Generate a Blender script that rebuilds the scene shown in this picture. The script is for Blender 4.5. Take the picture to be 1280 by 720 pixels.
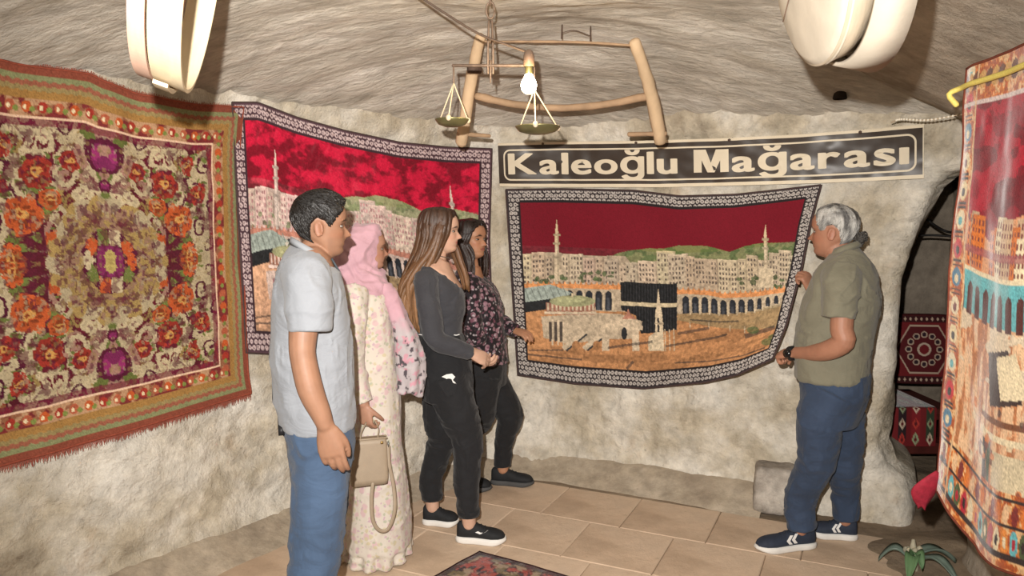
import bpy, bmesh, math, random
import numpy as np
from mathutils import Vector, Matrix

for _o in list(bpy.data.objects):
    bpy.data.objects.remove(_o, do_unlink=True)
SC = bpy.context.scene
COL = SC.collection
random.seed(7)
RNG = np.random.default_rng(7)

# ------------------------------------------------------------------ camera
FPX = 950.0                       # focal length in pixels of the 1280 x 720 frame
PITCH = math.atan(90.0 / FPX)     # horizon lies 90 px above the centre
CAMZ = 1.60
cam_d = bpy.data.cameras.new('camera')
cam_d.sensor_width = 36.0
cam_d.lens = 36.0 * FPX / 1280.0
cam_d.clip_start = 0.05
cam = bpy.data.objects.new('camera', cam_d)
COL.objects.link(cam)
cam.location = (0, 0, CAMZ)
cam.rotation_euler = (math.pi / 2 - PITCH, 0, 0)
SC.camera = cam

# ------------------------------------------------------------------ light
SC.view_settings.view_transform = 'Standard'
SC.view_settings.look = 'None'
SC.view_settings.gamma = 1.0
SC.view_settings.use_curve_mapping = False
SC.view_settings.exposure = 0.0
W = bpy.data.worlds.new('world')
SC.world = W
W.use_nodes = True
W.node_tree.nodes['Background'].inputs[0].default_value = (1.0, 0.93, 0.84, 1)
W.node_tree.nodes['Background'].inputs[1].default_value = 0.28     # added ambient fill, let in by the side left open behind the camera

def add_light(name, kind, loc, energy, color=(1, 1, 1), size=0.05):
    l = bpy.data.lights.new(name, kind)
    l.energy = energy
    l.color = color
    if kind == 'POINT':
        l.shadow_soft_size = size
    o = bpy.data.objects.new(name, l)
    o.location = loc
    COL.objects.link(o)
    return o
# the flash on the photographer's camera, a hand above the lens; its beam is strongest in the middle
fl = add_light('camera_flash', 'SPOT', (-0.08, 0.0, 1.75), 760.0, (1.0, 0.95, 0.89))
fl.data.shadow_soft_size = 0.014
fl.data.spot_size = math.radians(104)
fl.data.spot_blend = 1.0
fl.rotation_euler = Vector((0.12, 4.5, -0.55)).to_track_quat('-Z', 'Y').to_euler()

# ------------------------------------------------------------------ pixel helpers
CP, SP = math.cos(PITCH), math.sin(PITCH)
def ray(px, py):
    u = (px - 640.0) / FPX
    v = (360.0 - py) / FPX
    return np.array([u, CP + v * SP, -SP + v * CP])
def at(px, py, Y):
    d = ray(px, py)
    t = Y / d[1]
    return np.array([d[0] * t, Y, CAMZ + d[2] * t])
def ground(px, py, z=0.0):
    d = ray(px, py)
    t = (z - CAMZ) / d[2]
    return np.array([d[0] * t, d[1] * t, z])

# ------------------------------------------------------------------ noise
_T = np.random.default_rng(3).random((32, 32, 32)).astype(np.float32)
def vnoise(x, y, z):
    x, y, z = np.broadcast_arrays(np.asarray(x, float), np.asarray(y, float), np.asarray(z, float))
    xi, yi, zi = np.floor(x).astype(int), np.floor(y).astype(int), np.floor(z).astype(int)
    fx, fy, fz = x - xi, y - yi, z - zi
    fx, fy, fz = fx * fx * (3 - 2 * fx), fy * fy * (3 - 2 * fy), fz * fz * (3 - 2 * fz)
    r = 0
    for a in (0, 1):
        for b in (0, 1):
            for c in (0, 1):
                r = r + _T[(xi + a) % 32, (yi + b) % 32, (zi + c) % 32] * \
                    (fx if a else 1 - fx) * (fy if b else 1 - fy) * (fz if c else 1 - fz)
    return r * 2 - 1
def fbm(x, y, z, oct=4, gain=0.5):
    r, a, f = 0, 1.0, 1.0
    for i in range(oct):
        r = r + a * vnoise(x * f + 7.3 * i, y * f + 3.1 * i, z * f + 5.7 * i)
        a *= gain
        f *= 2.03
    return r
def sstep(a, b, x):
    t = np.clip((np.asarray(x, float) - a) / (b - a), 0, 1)
    return t * t * (3 - 2 * t)
def lin(c):
    c = np.asarray(c, float)
    return np.where(c <= 0.04045, c / 12.92, ((c + 0.055) / 1.055) ** 2.4)
def hexc(h):
    return lin([int(h[i:i + 2], 16) / 255 for i in (0, 2, 4)])

# ------------------------------------------------------------------ objects
def tag(o, label=None, cat=None, group=None, kind=None):
    if label: o['label'] = label
    if cat: o['category'] = cat
    if group: o['group'] = group
    if kind: o['kind'] = kind
    return o
def link(name, me, mat=None, parent=None, smooth=True):
    o = bpy.data.objects.new(name, me)
    if mat is not None and len(me.materials) == 0:
        me.materials.append(mat)
    if smooth:
        me.shade_smooth()
    COL.objects.link(o)
    if parent is not None:
        o.parent = parent
    return o
def mesh_of(v, f, name='mesh'):
    me = bpy.data.meshes.new(name)
    me.from_pydata([tuple(map(float, p)) for p in v], [], [tuple(int(i) for i in q) for q in f])
    me.update()
    return me
def obj(name, v, f, mat, parent=None, smooth=True):
    return link(name, mesh_of(v, f, name), mat, parent, smooth)
def empty(name, loc, rz=0.0):
    o = bpy.data.objects.new(name, None)
    o.empty_display_size = 0.1
    o.location = loc
    o.rotation_euler = (0, 0, rz)
    COL.objects.link(o)
    return o
def setcol(me, cols, name='Col'):
    a = me.color_attributes.new(name, 'FLOAT_COLOR', 'POINT')
    c = np.ones((len(me.vertices), 4), np.float32)
    c[:, :3] = cols
    a.data.foreach_set('color', c.ravel())
def verts(me):
    a = np.empty(len(me.vertices) * 3, np.float32)
    me.vertices.foreach_get('co', a)
    return a.reshape(-1, 3).astype(float)
def norms(me):
    a = np.empty(len(me.vertices) * 3, np.float32)
    me.vertices.foreach_get('normal', a)
    return a.reshape(-1, 3).astype(float)
def setverts(me, v):
    me.vertices.foreach_set('co', np.asarray(v, np.float32).ravel())
    me.update()

class MB:
    """collects shapes for one mesh"""
    def __init__(s):
        s.v, s.f = [], []
    def add(s, v, f):
        n = len(s.v)
        s.v += [tuple(p) for p in v]
        s.f += [tuple(i + n for i in q) for q in f]
        return s
    def box(s, c, size, rot=None):
        x, y, z = [k / 2 for k in size]
        p = [Vector((a * x, b * y, d * z)) for a in (-1, 1) for b in (-1, 1) for d in (-1, 1)]
        if rot is not None:
            p = [rot @ q for q in p]
        p = [q + Vector(c) for q in p]
        s.add(p, [(0, 1, 3, 2), (4, 6, 7, 5), (0, 4, 5, 1), (2, 3, 7, 6), (0, 2, 6, 4), (1, 5, 7, 3)])
        return s
    def rings(s, R, closed=True):
        """R: list of (n,3) arrays"""
        n = len(R[0])
        v = [tuple(p) for r in R for p in r]
        f = []
        for i in range(len(R) - 1):
            for j in range(n):
                a, b = i * n + j, i * n + (j + 1) % n
                f.append((a, b, b + n, a + n))
        if closed:
            for k, r in ((0, R[0]), (len(R) - 1, R[-1])):
                ci = len(v)
                v.append(tuple(np.mean(r, axis=0)))
                for j in range(n):
                    a, b = k * n + j, k * n + (j + 1) % n
                    f.append((b, a, ci) if k == 0 else (a, b, ci))
        return s.add(v, f)
    def tube(s, pts, rad, n=10, flat=1.0, up=None, sub=0, round_end=True):
        pts = np.asarray(pts, float)
        rad = np.broadcast_to(np.asarray(rad, float), (len(pts),)).copy()
        if sub:
            pts, rad = spline(pts, rad, sub)
        if round_end:
            d0 = pts[0] - pts[1]; d0 /= np.linalg.norm(d0) + 1e-9
            d1 = pts[-1] - pts[-2]; d1 /= np.linalg.norm(d1) + 1e-9
            pts = np.vstack([pts[0] + d0 * rad[0] * .55, pts[0] + d0 * rad[0] * .3, pts, pts[-1] + d1 * rad[-1] * .35, pts[-1] + d1 * rad[-1] * .6])
            rad = np.concatenate([[rad[0] * .45, rad[0] * .8], rad, [rad[-1] * .8, rad[-1] * .45]])
        T = np.gradient(pts, axis=0)
        T /= np.linalg.norm(T, axis=1)[:, None] + 1e-9
        u = np.array(up if up is not None else (0, 0, 1.0), float)
        if abs(u @ T[0]) > .95:
            u = np.array((1.0, 0, 0))
        R = []
        th = np.linspace(0, 2 * np.pi, n, endpoint=False)
        for p, t, r in zip(pts, T, rad):
            u = u - (u @ t) * t
            u /= np.linalg.norm(u) + 1e-9
            w = np.cross(t, u)
            R.append(p + r * (np.cos(th)[:, None] * u * flat + np.sin(th)[:, None] * w))
        return s.rings(R)
    def ell(s, c, r, rot=None, nu=16, nv=10):
        R = []
        th = np.linspace(0, 2 * np.pi, nu, endpoint=False)
        for ph in np.linspace(.12, np.pi - .12, nv):
            p = np.stack([r[0] * np.sin(ph) * np.cos(th), r[1] * np.sin(ph) * np.sin(th), np.full(nu, -r[2] * np.cos(ph))], 1)
            if rot is not None:
                p = p @ np.asarray(rot).T
            R.append(p + np.asarray(c))
        return s.rings(R)
    def lathe(s, prof, n=40, M=None):
        """prof: (radius, axial) list about local z; open surface"""
        th = np.linspace(0, 2 * np.pi, n, endpoint=False)
        R = [np.stack([r * np.cos(th), r * np.sin(th), np.full(n, z)], 1) for r, z in prof]
        if M is not None:
            R = [np.array([M @ Vector(p) for p in q]) for q in R]
        return s.rings(R, closed=False)
    def mesh(s, name='mesh'):
        return mesh_of(s.v, s.f, name)
    def build(s, name, mat, parent=None, smooth=True):
        return link(name, s.mesh(name), mat, parent, smooth)

def spline(pts, rad, sub):
    P = np.vstack([2 * pts[0] - pts[1], pts, 2 * pts[-1] - pts[-2]])
    R = np.concatenate([[rad[0]], rad, [rad[-1]]])
    op, orr = [], []
    for i in range(1, len(P) - 2):
        for k in range(sub):
            t = k / sub
            h = lambda a, b, c, d: .5 * ((2 * b) + (c - a) * t + (2 * a - 5 * b + 4 * c - d) * t * t + (3 * b - a - 3 * c + d) * t ** 3)
            op.append(h(P[i - 1], P[i], P[i + 1], P[i + 2]))
            orr.append(h(R[i - 1], R[i], R[i + 1], R[i + 2]))
    op.append(P[-2]); orr.append(R[-2])
    return np.array(op), np.array(orr)

def remesh(me, vox, smooth=4, deci=None):
    """fuse the shapes of a mesh into one continuous skin"""
    o = bpy.data.objects.new('tmp', me)
    COL.objects.link(o)
    m = o.modifiers.new('r', 'REMESH')
    m.mode = 'VOXEL'
    m.voxel_size = vox
    if smooth:
        k = o.modifiers.new('s', 'SMOOTH'); k.factor = .5; k.iterations = smooth
    if deci:
        k = o.modifiers.new('d', 'DECIMATE'); k.ratio = deci
    dg = bpy.context.evaluated_depsgraph_get()
    out = bpy.data.meshes.new_from_object(o.evaluated_get(dg))
    bpy.data.objects.remove(o, do_unlink=True)
    bpy.data.meshes.remove(me)
    out.materials.clear()
    return out
def rot_to(d, up=(0, 0, 1)):
    """matrix whose local z is d"""
    z = Vector(d).normalized()
    x = Vector(up).cross(z)
    if x.length < 1e-4:
        x = Vector((1, 0, 0))
    x.normalize()
    y = z.cross(x)
    return Matrix((x, y, z)).transposed()

# ------------------------------------------------------------------ materials
class NT:
    def __init__(s, name):
        s.m = bpy.data.materials.new(name)
        s.m.use_nodes = True
        s.t = s.m.node_tree
        s.b = s.t.nodes['Principled BSDF']
    def n(s, kind, **kw):
        x = s.t.nodes.new(kind)
        for k, v in kw.items():
            if hasattr(x, k):
                setattr(x, k, v)
            else:
                x.inputs[k].default_value = v
        return x
    def l(s, a, b):
        s.t.links.new(a, b)
def c4(c):
    return (float(c[0]), float(c[1]), float(c[2]), 1.0)
def mat(name, col=None, rough=.7, var=.12, nscale=12.0, bump=.15, bscale=60.0, bdist=.004, metal=0.0, sheen=0.0, attr=False, spec=.3, coat=0.0, sss=0.0, stretch=(1, 1, 1), wrinkle=0.0):
    k = NT(name)
    tc = k.n('ShaderNodeTexCoord')
    mp = k.n('ShaderNodeMapping')
    mp.inputs['Scale'].default_value = stretch
    k.l(tc.outputs['Object'], mp.inputs[0])
    nz = k.n('ShaderNodeTexNoise')
    nz.inputs['Scale'].default_value = nscale
    nz.inputs['Detail'].default_value = 5
    k.l(mp.outputs[0], nz.inputs['Vector'])
    hs = k.n('ShaderNodeMapRange')
    hs.inputs[1].default_value = .3; hs.inputs[2].default_value = .7
    hs.inputs[3].default_value = 1 - var; hs.inputs[4].default_value = 1 + var
    k.l(nz.outputs['Fac'], hs.inputs[0])
    mx = k.n('ShaderNodeMix', data_type='RGBA', blend_type='MULTIPLY')
    mx.inputs[0].default_value = 1.0
    if attr:
        at_ = k.n('ShaderNodeAttribute', attribute_name='Col')
        k.l(at_.outputs['Color'], mx.inputs[6])
    else:
        mx.inputs[6].default_value = c4(col)
    cb = k.n('ShaderNodeCombineColor')
    for i in range(3):
        k.l(hs.outputs[0], cb.inputs[i])
    k.l(cb.outputs[0], mx.inputs[7])
    k.l(mx.outputs[2], k.b.inputs['Base Color'])
    if bump:
        n2 = k.n('ShaderNodeTexNoise')
        n2.inputs['Scale'].default_value = bscale
        n2.inputs['Detail'].default_value = 4
        k.l(mp.outputs[0], n2.inputs['Vector'])
        bp = k.n('ShaderNodeBump')
        bp.inputs['Strength'].default_value = bump
        bp.inputs['Distance'].default_value = bdist
        k.l(n2.outputs['Fac'], bp.inputs['Height'])
        if wrinkle:
            mw = k.n('ShaderNodeMapping'); mw.inputs['Scale'].default_value = (1, 1, 1.7); mw.inputs['Rotation'].default_value = (.3, .5, 0)
            k.l(tc.outputs['Object'], mw.inputs[0])
            n3 = k.n('ShaderNodeTexNoise'); n3.inputs['Scale'].default_value = 9; n3.inputs['Detail'].default_value = 3; n3.inputs['Distortion'].default_value = 1.2
            k.l(mw.outputs[0], n3.inputs['Vector'])
            b3 = k.n('ShaderNodeBump'); b3.inputs['Strength'].default_value = wrinkle; b3.inputs['Distance'].default_value = .03
            k.l(n3.outputs['Fac'], b3.inputs['Height']); k.l(bp.outputs[0], b3.inputs['Normal'])
            bp = b3
        k.l(bp.outputs[0], k.b.inputs['Normal'])
    k.b.inputs['Roughness'].default_value = rough
    k.b.inputs['Metallic'].default_value = metal
    k.b.inputs['Specular IOR Level'].default_value = spec
    k.b.inputs['Sheen Weight'].default_value = sheen
    k.b.inputs['Coat Weight'].default_value = coat
    if sss:
        k.b.inputs['Subsurface Weight'].default_value = sss
        k.b.inputs['Subsurface Scale'].default_value = .006
        k.b.inputs['Subsurface Radius'].default_value = (1, .35, .2)
    return k.m

def rock_mat(name, cols, scale=1.6, stretch=(1, 1, 1), bump=.6, stain=None, pit=True, mott=(.72, 1.12)):
    """limewashed cave rock: patches of lime, bare stone and ochre stains"""
    k = NT(name)
    tc = k.n('ShaderNodeTexCoord')
    mp = k.n('ShaderNodeMapping')
    mp.inputs['Scale'].default_value = stretch
    k.l(tc.outputs['Object'], mp.inputs[0])
    def noise(sc, det=8, rgh=.6, off=0.0):
        n = k.n('ShaderNodeTexNoise', noise_dimensions='4D')
        n.inputs['Scale'].default_value = sc
        n.inputs['Detail'].default_value = det
        n.inputs['Roughness'].default_value = rgh
        n.inputs['W'].default_value = off
        k.l(mp.outputs[0], n.inputs['Vector'])
        return n
    a = noise(scale)
    r = k.n('ShaderNodeValToRGB')
    e = r.color_ramp.elements
    pos = np.linspace(.3, .7, len(cols))
    e[0].position = pos[0]; e[0].color = c4(cols[0])
    e[1].position = pos[-1]; e[1].color = c4(cols[-1])
    for p, c in list(zip(pos, cols))[1:-1]:
        x = e.new(p); x.color = c4(c)
    k.l(a.outputs['Fac'], r.inputs[0])
    out = r.outputs[0]
    if stain is not None:
        b = noise(scale * 1.1, 6, .65, 4.2)
        mr = k.n('ShaderNodeMapRange')
        mr.inputs[1].default_value = .60; mr.inputs[2].default_value = .74
        mr.inputs[4].default_value = .5
        k.l(b.outputs['Fac'], mr.inputs[0])
        mx = k.n('ShaderNodeMix', data_type='RGBA')
        k.l(mr.outputs[0], mx.inputs[0]); k.l(out, mx.inputs[6]); mx.inputs[7].default_value = c4(stain)
        out = mx.outputs[2]
    b = noise(scale * 4.5, 8, .7, 6.1)
    mr = k.n('ShaderNodeMapRange')
    mr.inputs[1].default_value = .35; mr.inputs[2].default_value = .65; mr.inputs[3].default_value = mott[0]; mr.inputs[4].default_value = mott[1]
    k.l(b.outputs['Fac'], mr.inputs[0])
    vm = k.n('ShaderNodeVectorMath', operation='SCALE')
    k.l(out, vm.inputs[0]); k.l(mr.outputs[0], vm.inputs['Scale'])
    out = vm.outputs[0]
    if pit:
        b = noise(scale * 14, 4, .6, 1.7)
        mr = k.n('ShaderNodeMapRange')
        mr.inputs[1].default_value = .62; mr.inputs[2].default_value = .74
        mr.inputs[4].default_value = .45
        k.l(b.outputs['Fac'], mr.inputs[0])
        mx = k.n('ShaderNodeMix', data_type='RGBA')
        k.l(mr.outputs[0], mx.inputs[0]); k.l(out, mx.inputs[6]); mx.inputs[7].default_value = c4(np.asarray(cols[0]) * .45)
        out = mx.outputs[2]
    k.l(out, k.b.inputs['Base Color'])
    c = noise(scale * 7, 10, .68, 9.0)
    bp = k.n('ShaderNodeBump')
    bp.inputs['Strength'].default_value = bump
    bp.inputs['Distance'].default_value = .03
    k.l(c.outputs['Fac'], bp.inputs['Height'])
    k.l(bp.outputs[0], k.b.inputs['Normal'])
    k.b.inputs['Roughness'].default_value = .92
    k.b.inputs['Specular IOR Level'].default_value = .15
    return k.m

def floral_mat(name, base, cols, scale, thr, rough=.85, sheen=.1):
    """printed cloth: round blossoms scattered on a plain ground"""
    k = NT(name)
    tc = k.n('ShaderNodeTexCoord')
    out = None
    nz = k.n('ShaderNodeTexNoise'); nz.inputs['Scale'].default_value = scale * 1.6
    k.l(tc.outputs['Object'], nz.inputs['Vector'])
    va = k.n('ShaderNodeVectorMath', operation='MULTIPLY_ADD')
    k.l(nz.outputs['Color'], va.inputs[0]); va.inputs[1].default_value = (.5 / scale,) * 3
    k.l(tc.outputs['Object'], va.inputs[2])
    for i, (c, sc, th) in enumerate(zip(cols, scale * np.linspace(1, 1.7, len(cols)), thr)):
        off = k.n('ShaderNodeVectorMath', operation='ADD')
        k.l(va.outputs[0], off.inputs[0]); off.inputs[1].default_value = (i * .37, i * .61, i * .23)
        vo = k.n('ShaderNodeTexVoronoi'); vo.inputs['Scale'].default_value = sc
        k.l(off.outputs[0], vo.inputs['Vector'])
        mr = k.n('ShaderNodeMapRange'); mr.inputs[1].default_value = th + .06; mr.inputs[2].default_value = th - .06
        k.l(vo.outputs['Distance'], mr.inputs[0])
        mx = k.n('ShaderNodeMix', data_type='RGBA')
        k.l(mr.outputs[0], mx.inputs[0])
        if out is None:
            mx.inputs[6].default_value = c4(base)
        else:
            k.l(out, mx.inputs[6])
        mx.inputs[7].default_value = c4(c)
        out = mx.outputs[2]
    k.l(out, k.b.inputs['Base Color'])
    k.b.inputs['Roughness'].default_value = rough
    k.b.inputs['Sheen Weight'].default_value = sheen
    k.b.inputs['Specular IOR Level'].default_value = .2
    return k.m

# ------------------------------------------------------------------ the cave: one winding wall line, seen in plan
_PL = np.array([(-3.0, -1.2), (-2.85, 0.3), (-2.55, 1.5), (-2.22, 2.35), (-1.97, 2.8), (-1.6, 3.3), (-1.21, 3.86), (-.68, 4.36), (-.28, 4.68), (0.02, 4.80),
                (0.35, 4.74), (0.8, 4.52), (1.39, 4.20), (1.8, 3.98), (2.15, 3.82), (2.6, 3.62), (3.1, 3.4)])
_pp, _ = spline(_PL, np.zeros(len(_PL)), 24)
_sl = np.concatenate([[0], np.cumsum(np.linalg.norm(np.diff(_pp, axis=0), axis=1))])
_tt = np.gradient(_pp, axis=0); _tt /= np.linalg.norm(_tt, axis=1)[:, None]
_nn = np.stack([_tt[:, 1], -_tt[:, 0]], 1)          # inward normal
SMAX = _sl[-1]
def path(s):
    return (np.stack([np.interp(s, _sl, _pp[:, 0]), np.interp(s, _sl, _pp[:, 1])], -1),
            np.stack([np.interp(s, _sl, _nn[:, 0]), np.interp(s, _sl, _nn[:, 1])], -1))
_pang = np.arctan2(_pp[:, 0], _pp[:, 1])
def s_of(x, y):
    return np.interp(np.arctan2(x, y), _pang[24:], _sl[24:])
def wall_off(s, z):
    z = np.asarray(z, float)
    o = .05 * (1 - sstep(0.0, .16, z)) + .03 * (1 - sstep(.1, .6, z))
    o = o + .16 * sstep(1.75, 2.5, z)
    o = o + .035 * fbm(s * 1.3, z * 1.4, 3.3, 2)
    return o
def on_wall(px, py, off=0.0):
    """where the ray through a pixel meets the wall (arrays), held off by `off`"""
    px, py = np.asarray(px, float), np.asarray(py, float)
    u = (px - 640) / FPX; v = (360 - py) / FPX
    dx, dy, dz = u, CP + v * SP, -SP + v * CP
    s = s_of(dx, dy)
    p, n = path(s)
    t = np.hypot(p[..., 0], p[..., 1]) / np.hypot(dx, dy)
    nd = -(n[..., 0] * dx + n[..., 1] * dy)
    for _ in range(3):
        z = CAMZ + dz * t
        e = wall_off(s, z) + off
        t = np.hypot(p[..., 0], p[..., 1]) / np.hypot(dx, dy) - e / np.maximum(nd, .25)
    return np.stack([dx * t, dy * t, CAMZ + dz * t], -1)

def dist_wall(x, y):
    q = _pp[::6]
    d = np.full(np.shape(x), 9.0)
    for a, b in q:
        d = np.minimum(d, np.hypot(x - a, y - b))
    return d
def ceil_z(x, y):
    d = dist_wall(x, y)
    return 2.47 - .36 * np.clip(1 - d / 1.15, 0, 1) ** 1.5 - .05 * sstep(.5, 2.2, x)

LIME = [hexc('a89a84'), hexc('cfc4ae'), hexc('e3dbca'), hexc('efe9dc')]
M_wall = rock_mat('limewashed_rock', [hexc('9f917c'), hexc('cbbfa9'), hexc('e6decf'), hexc('f2ece0')], 2.6, (1, 1, 1), 1.0, hexc('b98e5f'))
M_ceil = rock_mat('layered_rock', [hexc('a79d8e'), hexc('cdc4b5'), hexc('ddd5c7'), hexc('e8e1d5')], 2.2, (.8, 2.6, 1.5), .9, hexc('a99a80'))
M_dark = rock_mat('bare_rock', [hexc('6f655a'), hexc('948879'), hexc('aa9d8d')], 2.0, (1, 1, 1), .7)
M_right = rock_mat('brown_rock', [hexc('8d8071'), hexc('b6a998'), hexc('cbc0b0')], 2.4, (1, 1, 1), .8)

def grid_mesh(P):
    nz, ns = P.shape[:2]
    idx = np.arange(nz * ns).reshape(nz, ns)
    f = np.stack([idx[:-1, :-1], idx[:-1, 1:], idx[1:, 1:], idx[1:, :-1]], -1).reshape(-1, 4)
    me = bpy.data.meshes.new('grid')
    me.vertices.add(nz * ns)
    me.vertices.foreach_set('co', P.reshape(-1).astype(np.float32))
    me.loops.add(f.size); me.loops.foreach_set('vertex_index', f.ravel().astype(np.int32))
    me.polygons.add(len(f)); me.polygons.foreach_set('loop_start', np.arange(0, f.size, 4, dtype=np.int32))
    me.update(calc_edges=True); me.validate()
    return me

def fine(s, z):
    r = fbm(s * 9, z * 9, 1.1, 4, .55)
    return .013 * r + .010 * np.abs(fbm(s * 24, z * 24, 8.1, 2)) * (1 + .7 * fbm(s * 2, z * 2, 4, 2))
def wall_grid(s0, s1, name, ns):
    zs = np.linspace(-.03, 2.62, 150)
    S, Z = np.meshgrid(np.linspace(s0, s1, ns), zs)
    p, n = path(S)
    o = wall_off(S, Z) + fine(S, Z)
    P = np.concatenate([p + n * o[..., None], Z[..., None]], -1)
    w = link(name, grid_mesh(P), M_wall)
    return tag(w, kind='structure')
S_CORNER = float(s_of(-.02, 4.8))
wall_grid(0.0, S_CORNER, 'wall_left', 300)

# back wall ends in a rounded pillar: its right edge follows the doorway into the next chamber
def pillar_edge(z):
    pts = [(640, 1118), (600, 1112), (580, 1086), (550, 1076), (500, 1090), (455, 1098), (420, 1099), (350, 1104), (290, 1124), (232, 1149), (215, 1170), (205, 1240), (60, 1290)]
    zz, ss = [], []
    for py, px in pts:
        w = on_wall(px, py)
        zz.append(float(w[2])); ss.append(float(s_of(w[0], w[1])))
    o = np.argsort(zz)
    return np.interp(z, np.array(zz)[o], np.array(ss)[o])
zs = np.linspace(-.03, 2.62, 150)
se = pillar_edge(zs)
rows = []
for z, e in zip(zs, se):
    s = np.linspace(S_CORNER, e, 210)
    p, n = path(s)
    o = wall_off(s, z) + fine(s, np.full_like(s, z))
    q = p + n * o[:, None]
    t = np.array([n[-1][1], -n[-1][0]]) * -1
    t = (q[-1] - q[-6]); t /= np.linalg.norm(t)
    back = -n[-1]
    R = .09
    ext = [q[-1] + t * R * math.sin(a) + back * R * (1 - math.cos(a)) for a in np.linspace(.2, math.pi / 2, 8)]
    ext += [ext[-1] + back * d + t * .05 * math.sin(3 * d + 4 * z) for d in np.linspace(.04, .6, 14)]
    rows.append(np.concatenate([np.vstack([q, ext]), np.full((210 + 22, 1), z)], 1))
tag(link('wall_back', grid_mesh(np.array(rows)), M_wall), kind='structure')

# ceiling
X, Y = np.meshgrid(np.linspace(-3.1, 3.9, 260), np.linspace(-.6, 5.9, 250))
Zc = ceil_z(X, Y) + .03 * fbm(X * 1.1, Y * 1.6, .5, 3) + .008 * fbm(X * 2.4, Y * 9, 2.5, 4, .6) + .012 * np.abs(fbm(X * 5, Y * 15, 5.5, 3))
tag(link('ceiling', grid_mesh(np.stack([X, Y, Zc], -1)), M_ceil), kind='structure')
# the bore hole in the ceiling
def ceil_hit(px, py):
    d = ray(px, py)
    lo, hi = .5, 6.0
    for t in np.linspace(.6, 5.5, 500):
        if CAMZ + d[2] * t > float(ceil_z(np.array(d[0] * t), np.array(d[1] * t))):
            return np.array([d[0] * t, d[1] * t, CAMZ + d[2] * t])
    return d * 4 + np.array([0, 0, CAMZ])

# floor: a bed, with loose-laid slabs as far as they show
FLm = rock_mat('floor_earth', [hexc('7d6d5c'), hexc('94836f'), hexc('a8957e')], 2.2, (1, 1, 1), .5)
SLm = rock_mat('floor_slab_stone', [hexc('b8a088'), hexc('cab299'), hexc('d6c0a8')], 1.7, (1, 1, 1), .25, hexc('b59c82'), True, (.9, 1.06))
X, Y = np.meshgrid(np.linspace(-3.2, 4.2, 220), np.linspace(-1.2, 6.4, 220))
far = sstep(1.62, 1.95, X) * sstep(2.6, 3.2, Y)
Zf = -.012 + far * (.022 + .02 * fbm(X * 2.5, Y * 4, .2, 3)) + .004 * fbm(X * 6, Y * 6, 1.2, 2)
floor = tag(link('floor', grid_mesh(np.stack([X, Y, Zf], -1)), FLm), kind='structure')
wd = np.array([.905, -.425]); wn = np.array([.425, .905])
k = 0
slab_me = []
for q in range(3):
    b = bmesh.new()
    bmesh.ops.create_cube(b, size=1)
    for v in b.verts:
        v.co.x *= .437; v.co.y *= .437; v.co.z *= .03
    bmesh.ops.bevel(b, geom=[e for e in b.edges if all(v.co.z > 0 for v in e.verts)], offset=.004, segments=1, affect='EDGES')
    me = bpy.data.meshes.new('slab'); b.to_mesh(me); b.free(); me.materials.append(SLm)
    slab_me.append(me)
for i in range(-7, 9):
    for j in range(-6, 6):
        c = np.array([.12, 3.75]) + wd * (i + .5 * (j % 2) * .7) * .44 + wn * j * .44
        if dist_wall(np.array(c[0]), np.array(c[1])) < .12 or c[1] < 1.9 or c[0] > 1.75 + .3 * (j % 2) * .3 or c[0] < -2.4:
            continue
        o = bpy.data.objects.new('slab', slab_me[k % 3]); COL.objects.link(o)
        o.location = (c[0], c[1], -.0155 + random.uniform(-.0006, .0006))
        o.rotation_euler = (random.uniform(-.003, .003), random.uniform(-.003, .003), math.atan2(wd[1], wd[0]) + random.uniform(-.004, .004))
        o.scale = (random.uniform(.996, 1.003), random.uniform(.996, 1.003), 1)
        o.parent = floor
        k += 1
# cement skirt where the wall meets the floor
SKm = rock_mat('cement_skirt', [hexc('9c8d7b'), hexc('b3a591'), hexc('c3b6a4')], 3.0, (1, 1, 1), .4)
ss = np.linspace(float(s_of(-1.9, 2.9)), float(s_of(1.45, 4.16)), 160)
rows = []
for h, d in ((-.02, .25), (.004, .215), (.022, .15), (.05, .10), (.085, .055), (.10, -.02)):
    p, n = path(ss)
    dd = d + .02 * fbm(ss * 3, h * 10, 1.0, 3) + .03
    rows.append(np.concatenate([p + n * dd[:, None], np.full((160, 1), h) + (.008 * fbm(ss * 5, 2.0, 1.0, 2))[:, None] * (h > 0)], 1))
tag(link('trim_1', grid_mesh(np.array(rows)), SKm), kind='structure')

# right wall beside the camera, behind the hanging
def slab_wall(name, pts, m, z0=-.03, z1=2.65, seed=0, amp=.02, n=120, nz=110, arch=0.0):
    P, _ = spline(np.array(pts, float), np.zeros(len(pts)), 20)
    sl = np.concatenate([[0], np.cumsum(np.linalg.norm(np.diff(P, axis=0), axis=1))])
    s = np.linspace(0, sl[-1], n)
    x = np.interp(s, sl, P[:, 0]); y = np.interp(s, sl, P[:, 1])
    tx, ty = np.gradient(x), np.gradient(y); L = np.hypot(tx, ty)
    nx, ny = ty / L, -tx / L
    Z = np.linspace(z0, z1, nz)
    S, ZZ = np.meshgrid(s, Z)
    o = amp * fbm(S * 2 + seed, ZZ * 2, seed, 3) + .4 * amp * fbm(S * 11, ZZ * 11, seed + 3, 3) + arch * sstep(1.9, 2.45, ZZ)
    return tag(link(name, grid_mesh(np.stack([x + nx * o, y + ny * o, ZZ], -1)), m), kind='structure')
slab_wall('wall_right', [(3.6, 3.75), (2.75, 3.62), (2.16, 3.42), (2.06, 3.3), (2.02, 3.1), (1.86, 2.4), (1.72, 1.5), (1.7, .3), (1.75, -1.2)], M_right, seed=2, arch=.72, amp=.03)
slab_wall('wall_chamber_back', [(1.2, 5.7), (2.3, 5.75), (3.1, 5.7), (3.9, 5.6)], M_dark, seed=5)
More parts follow.
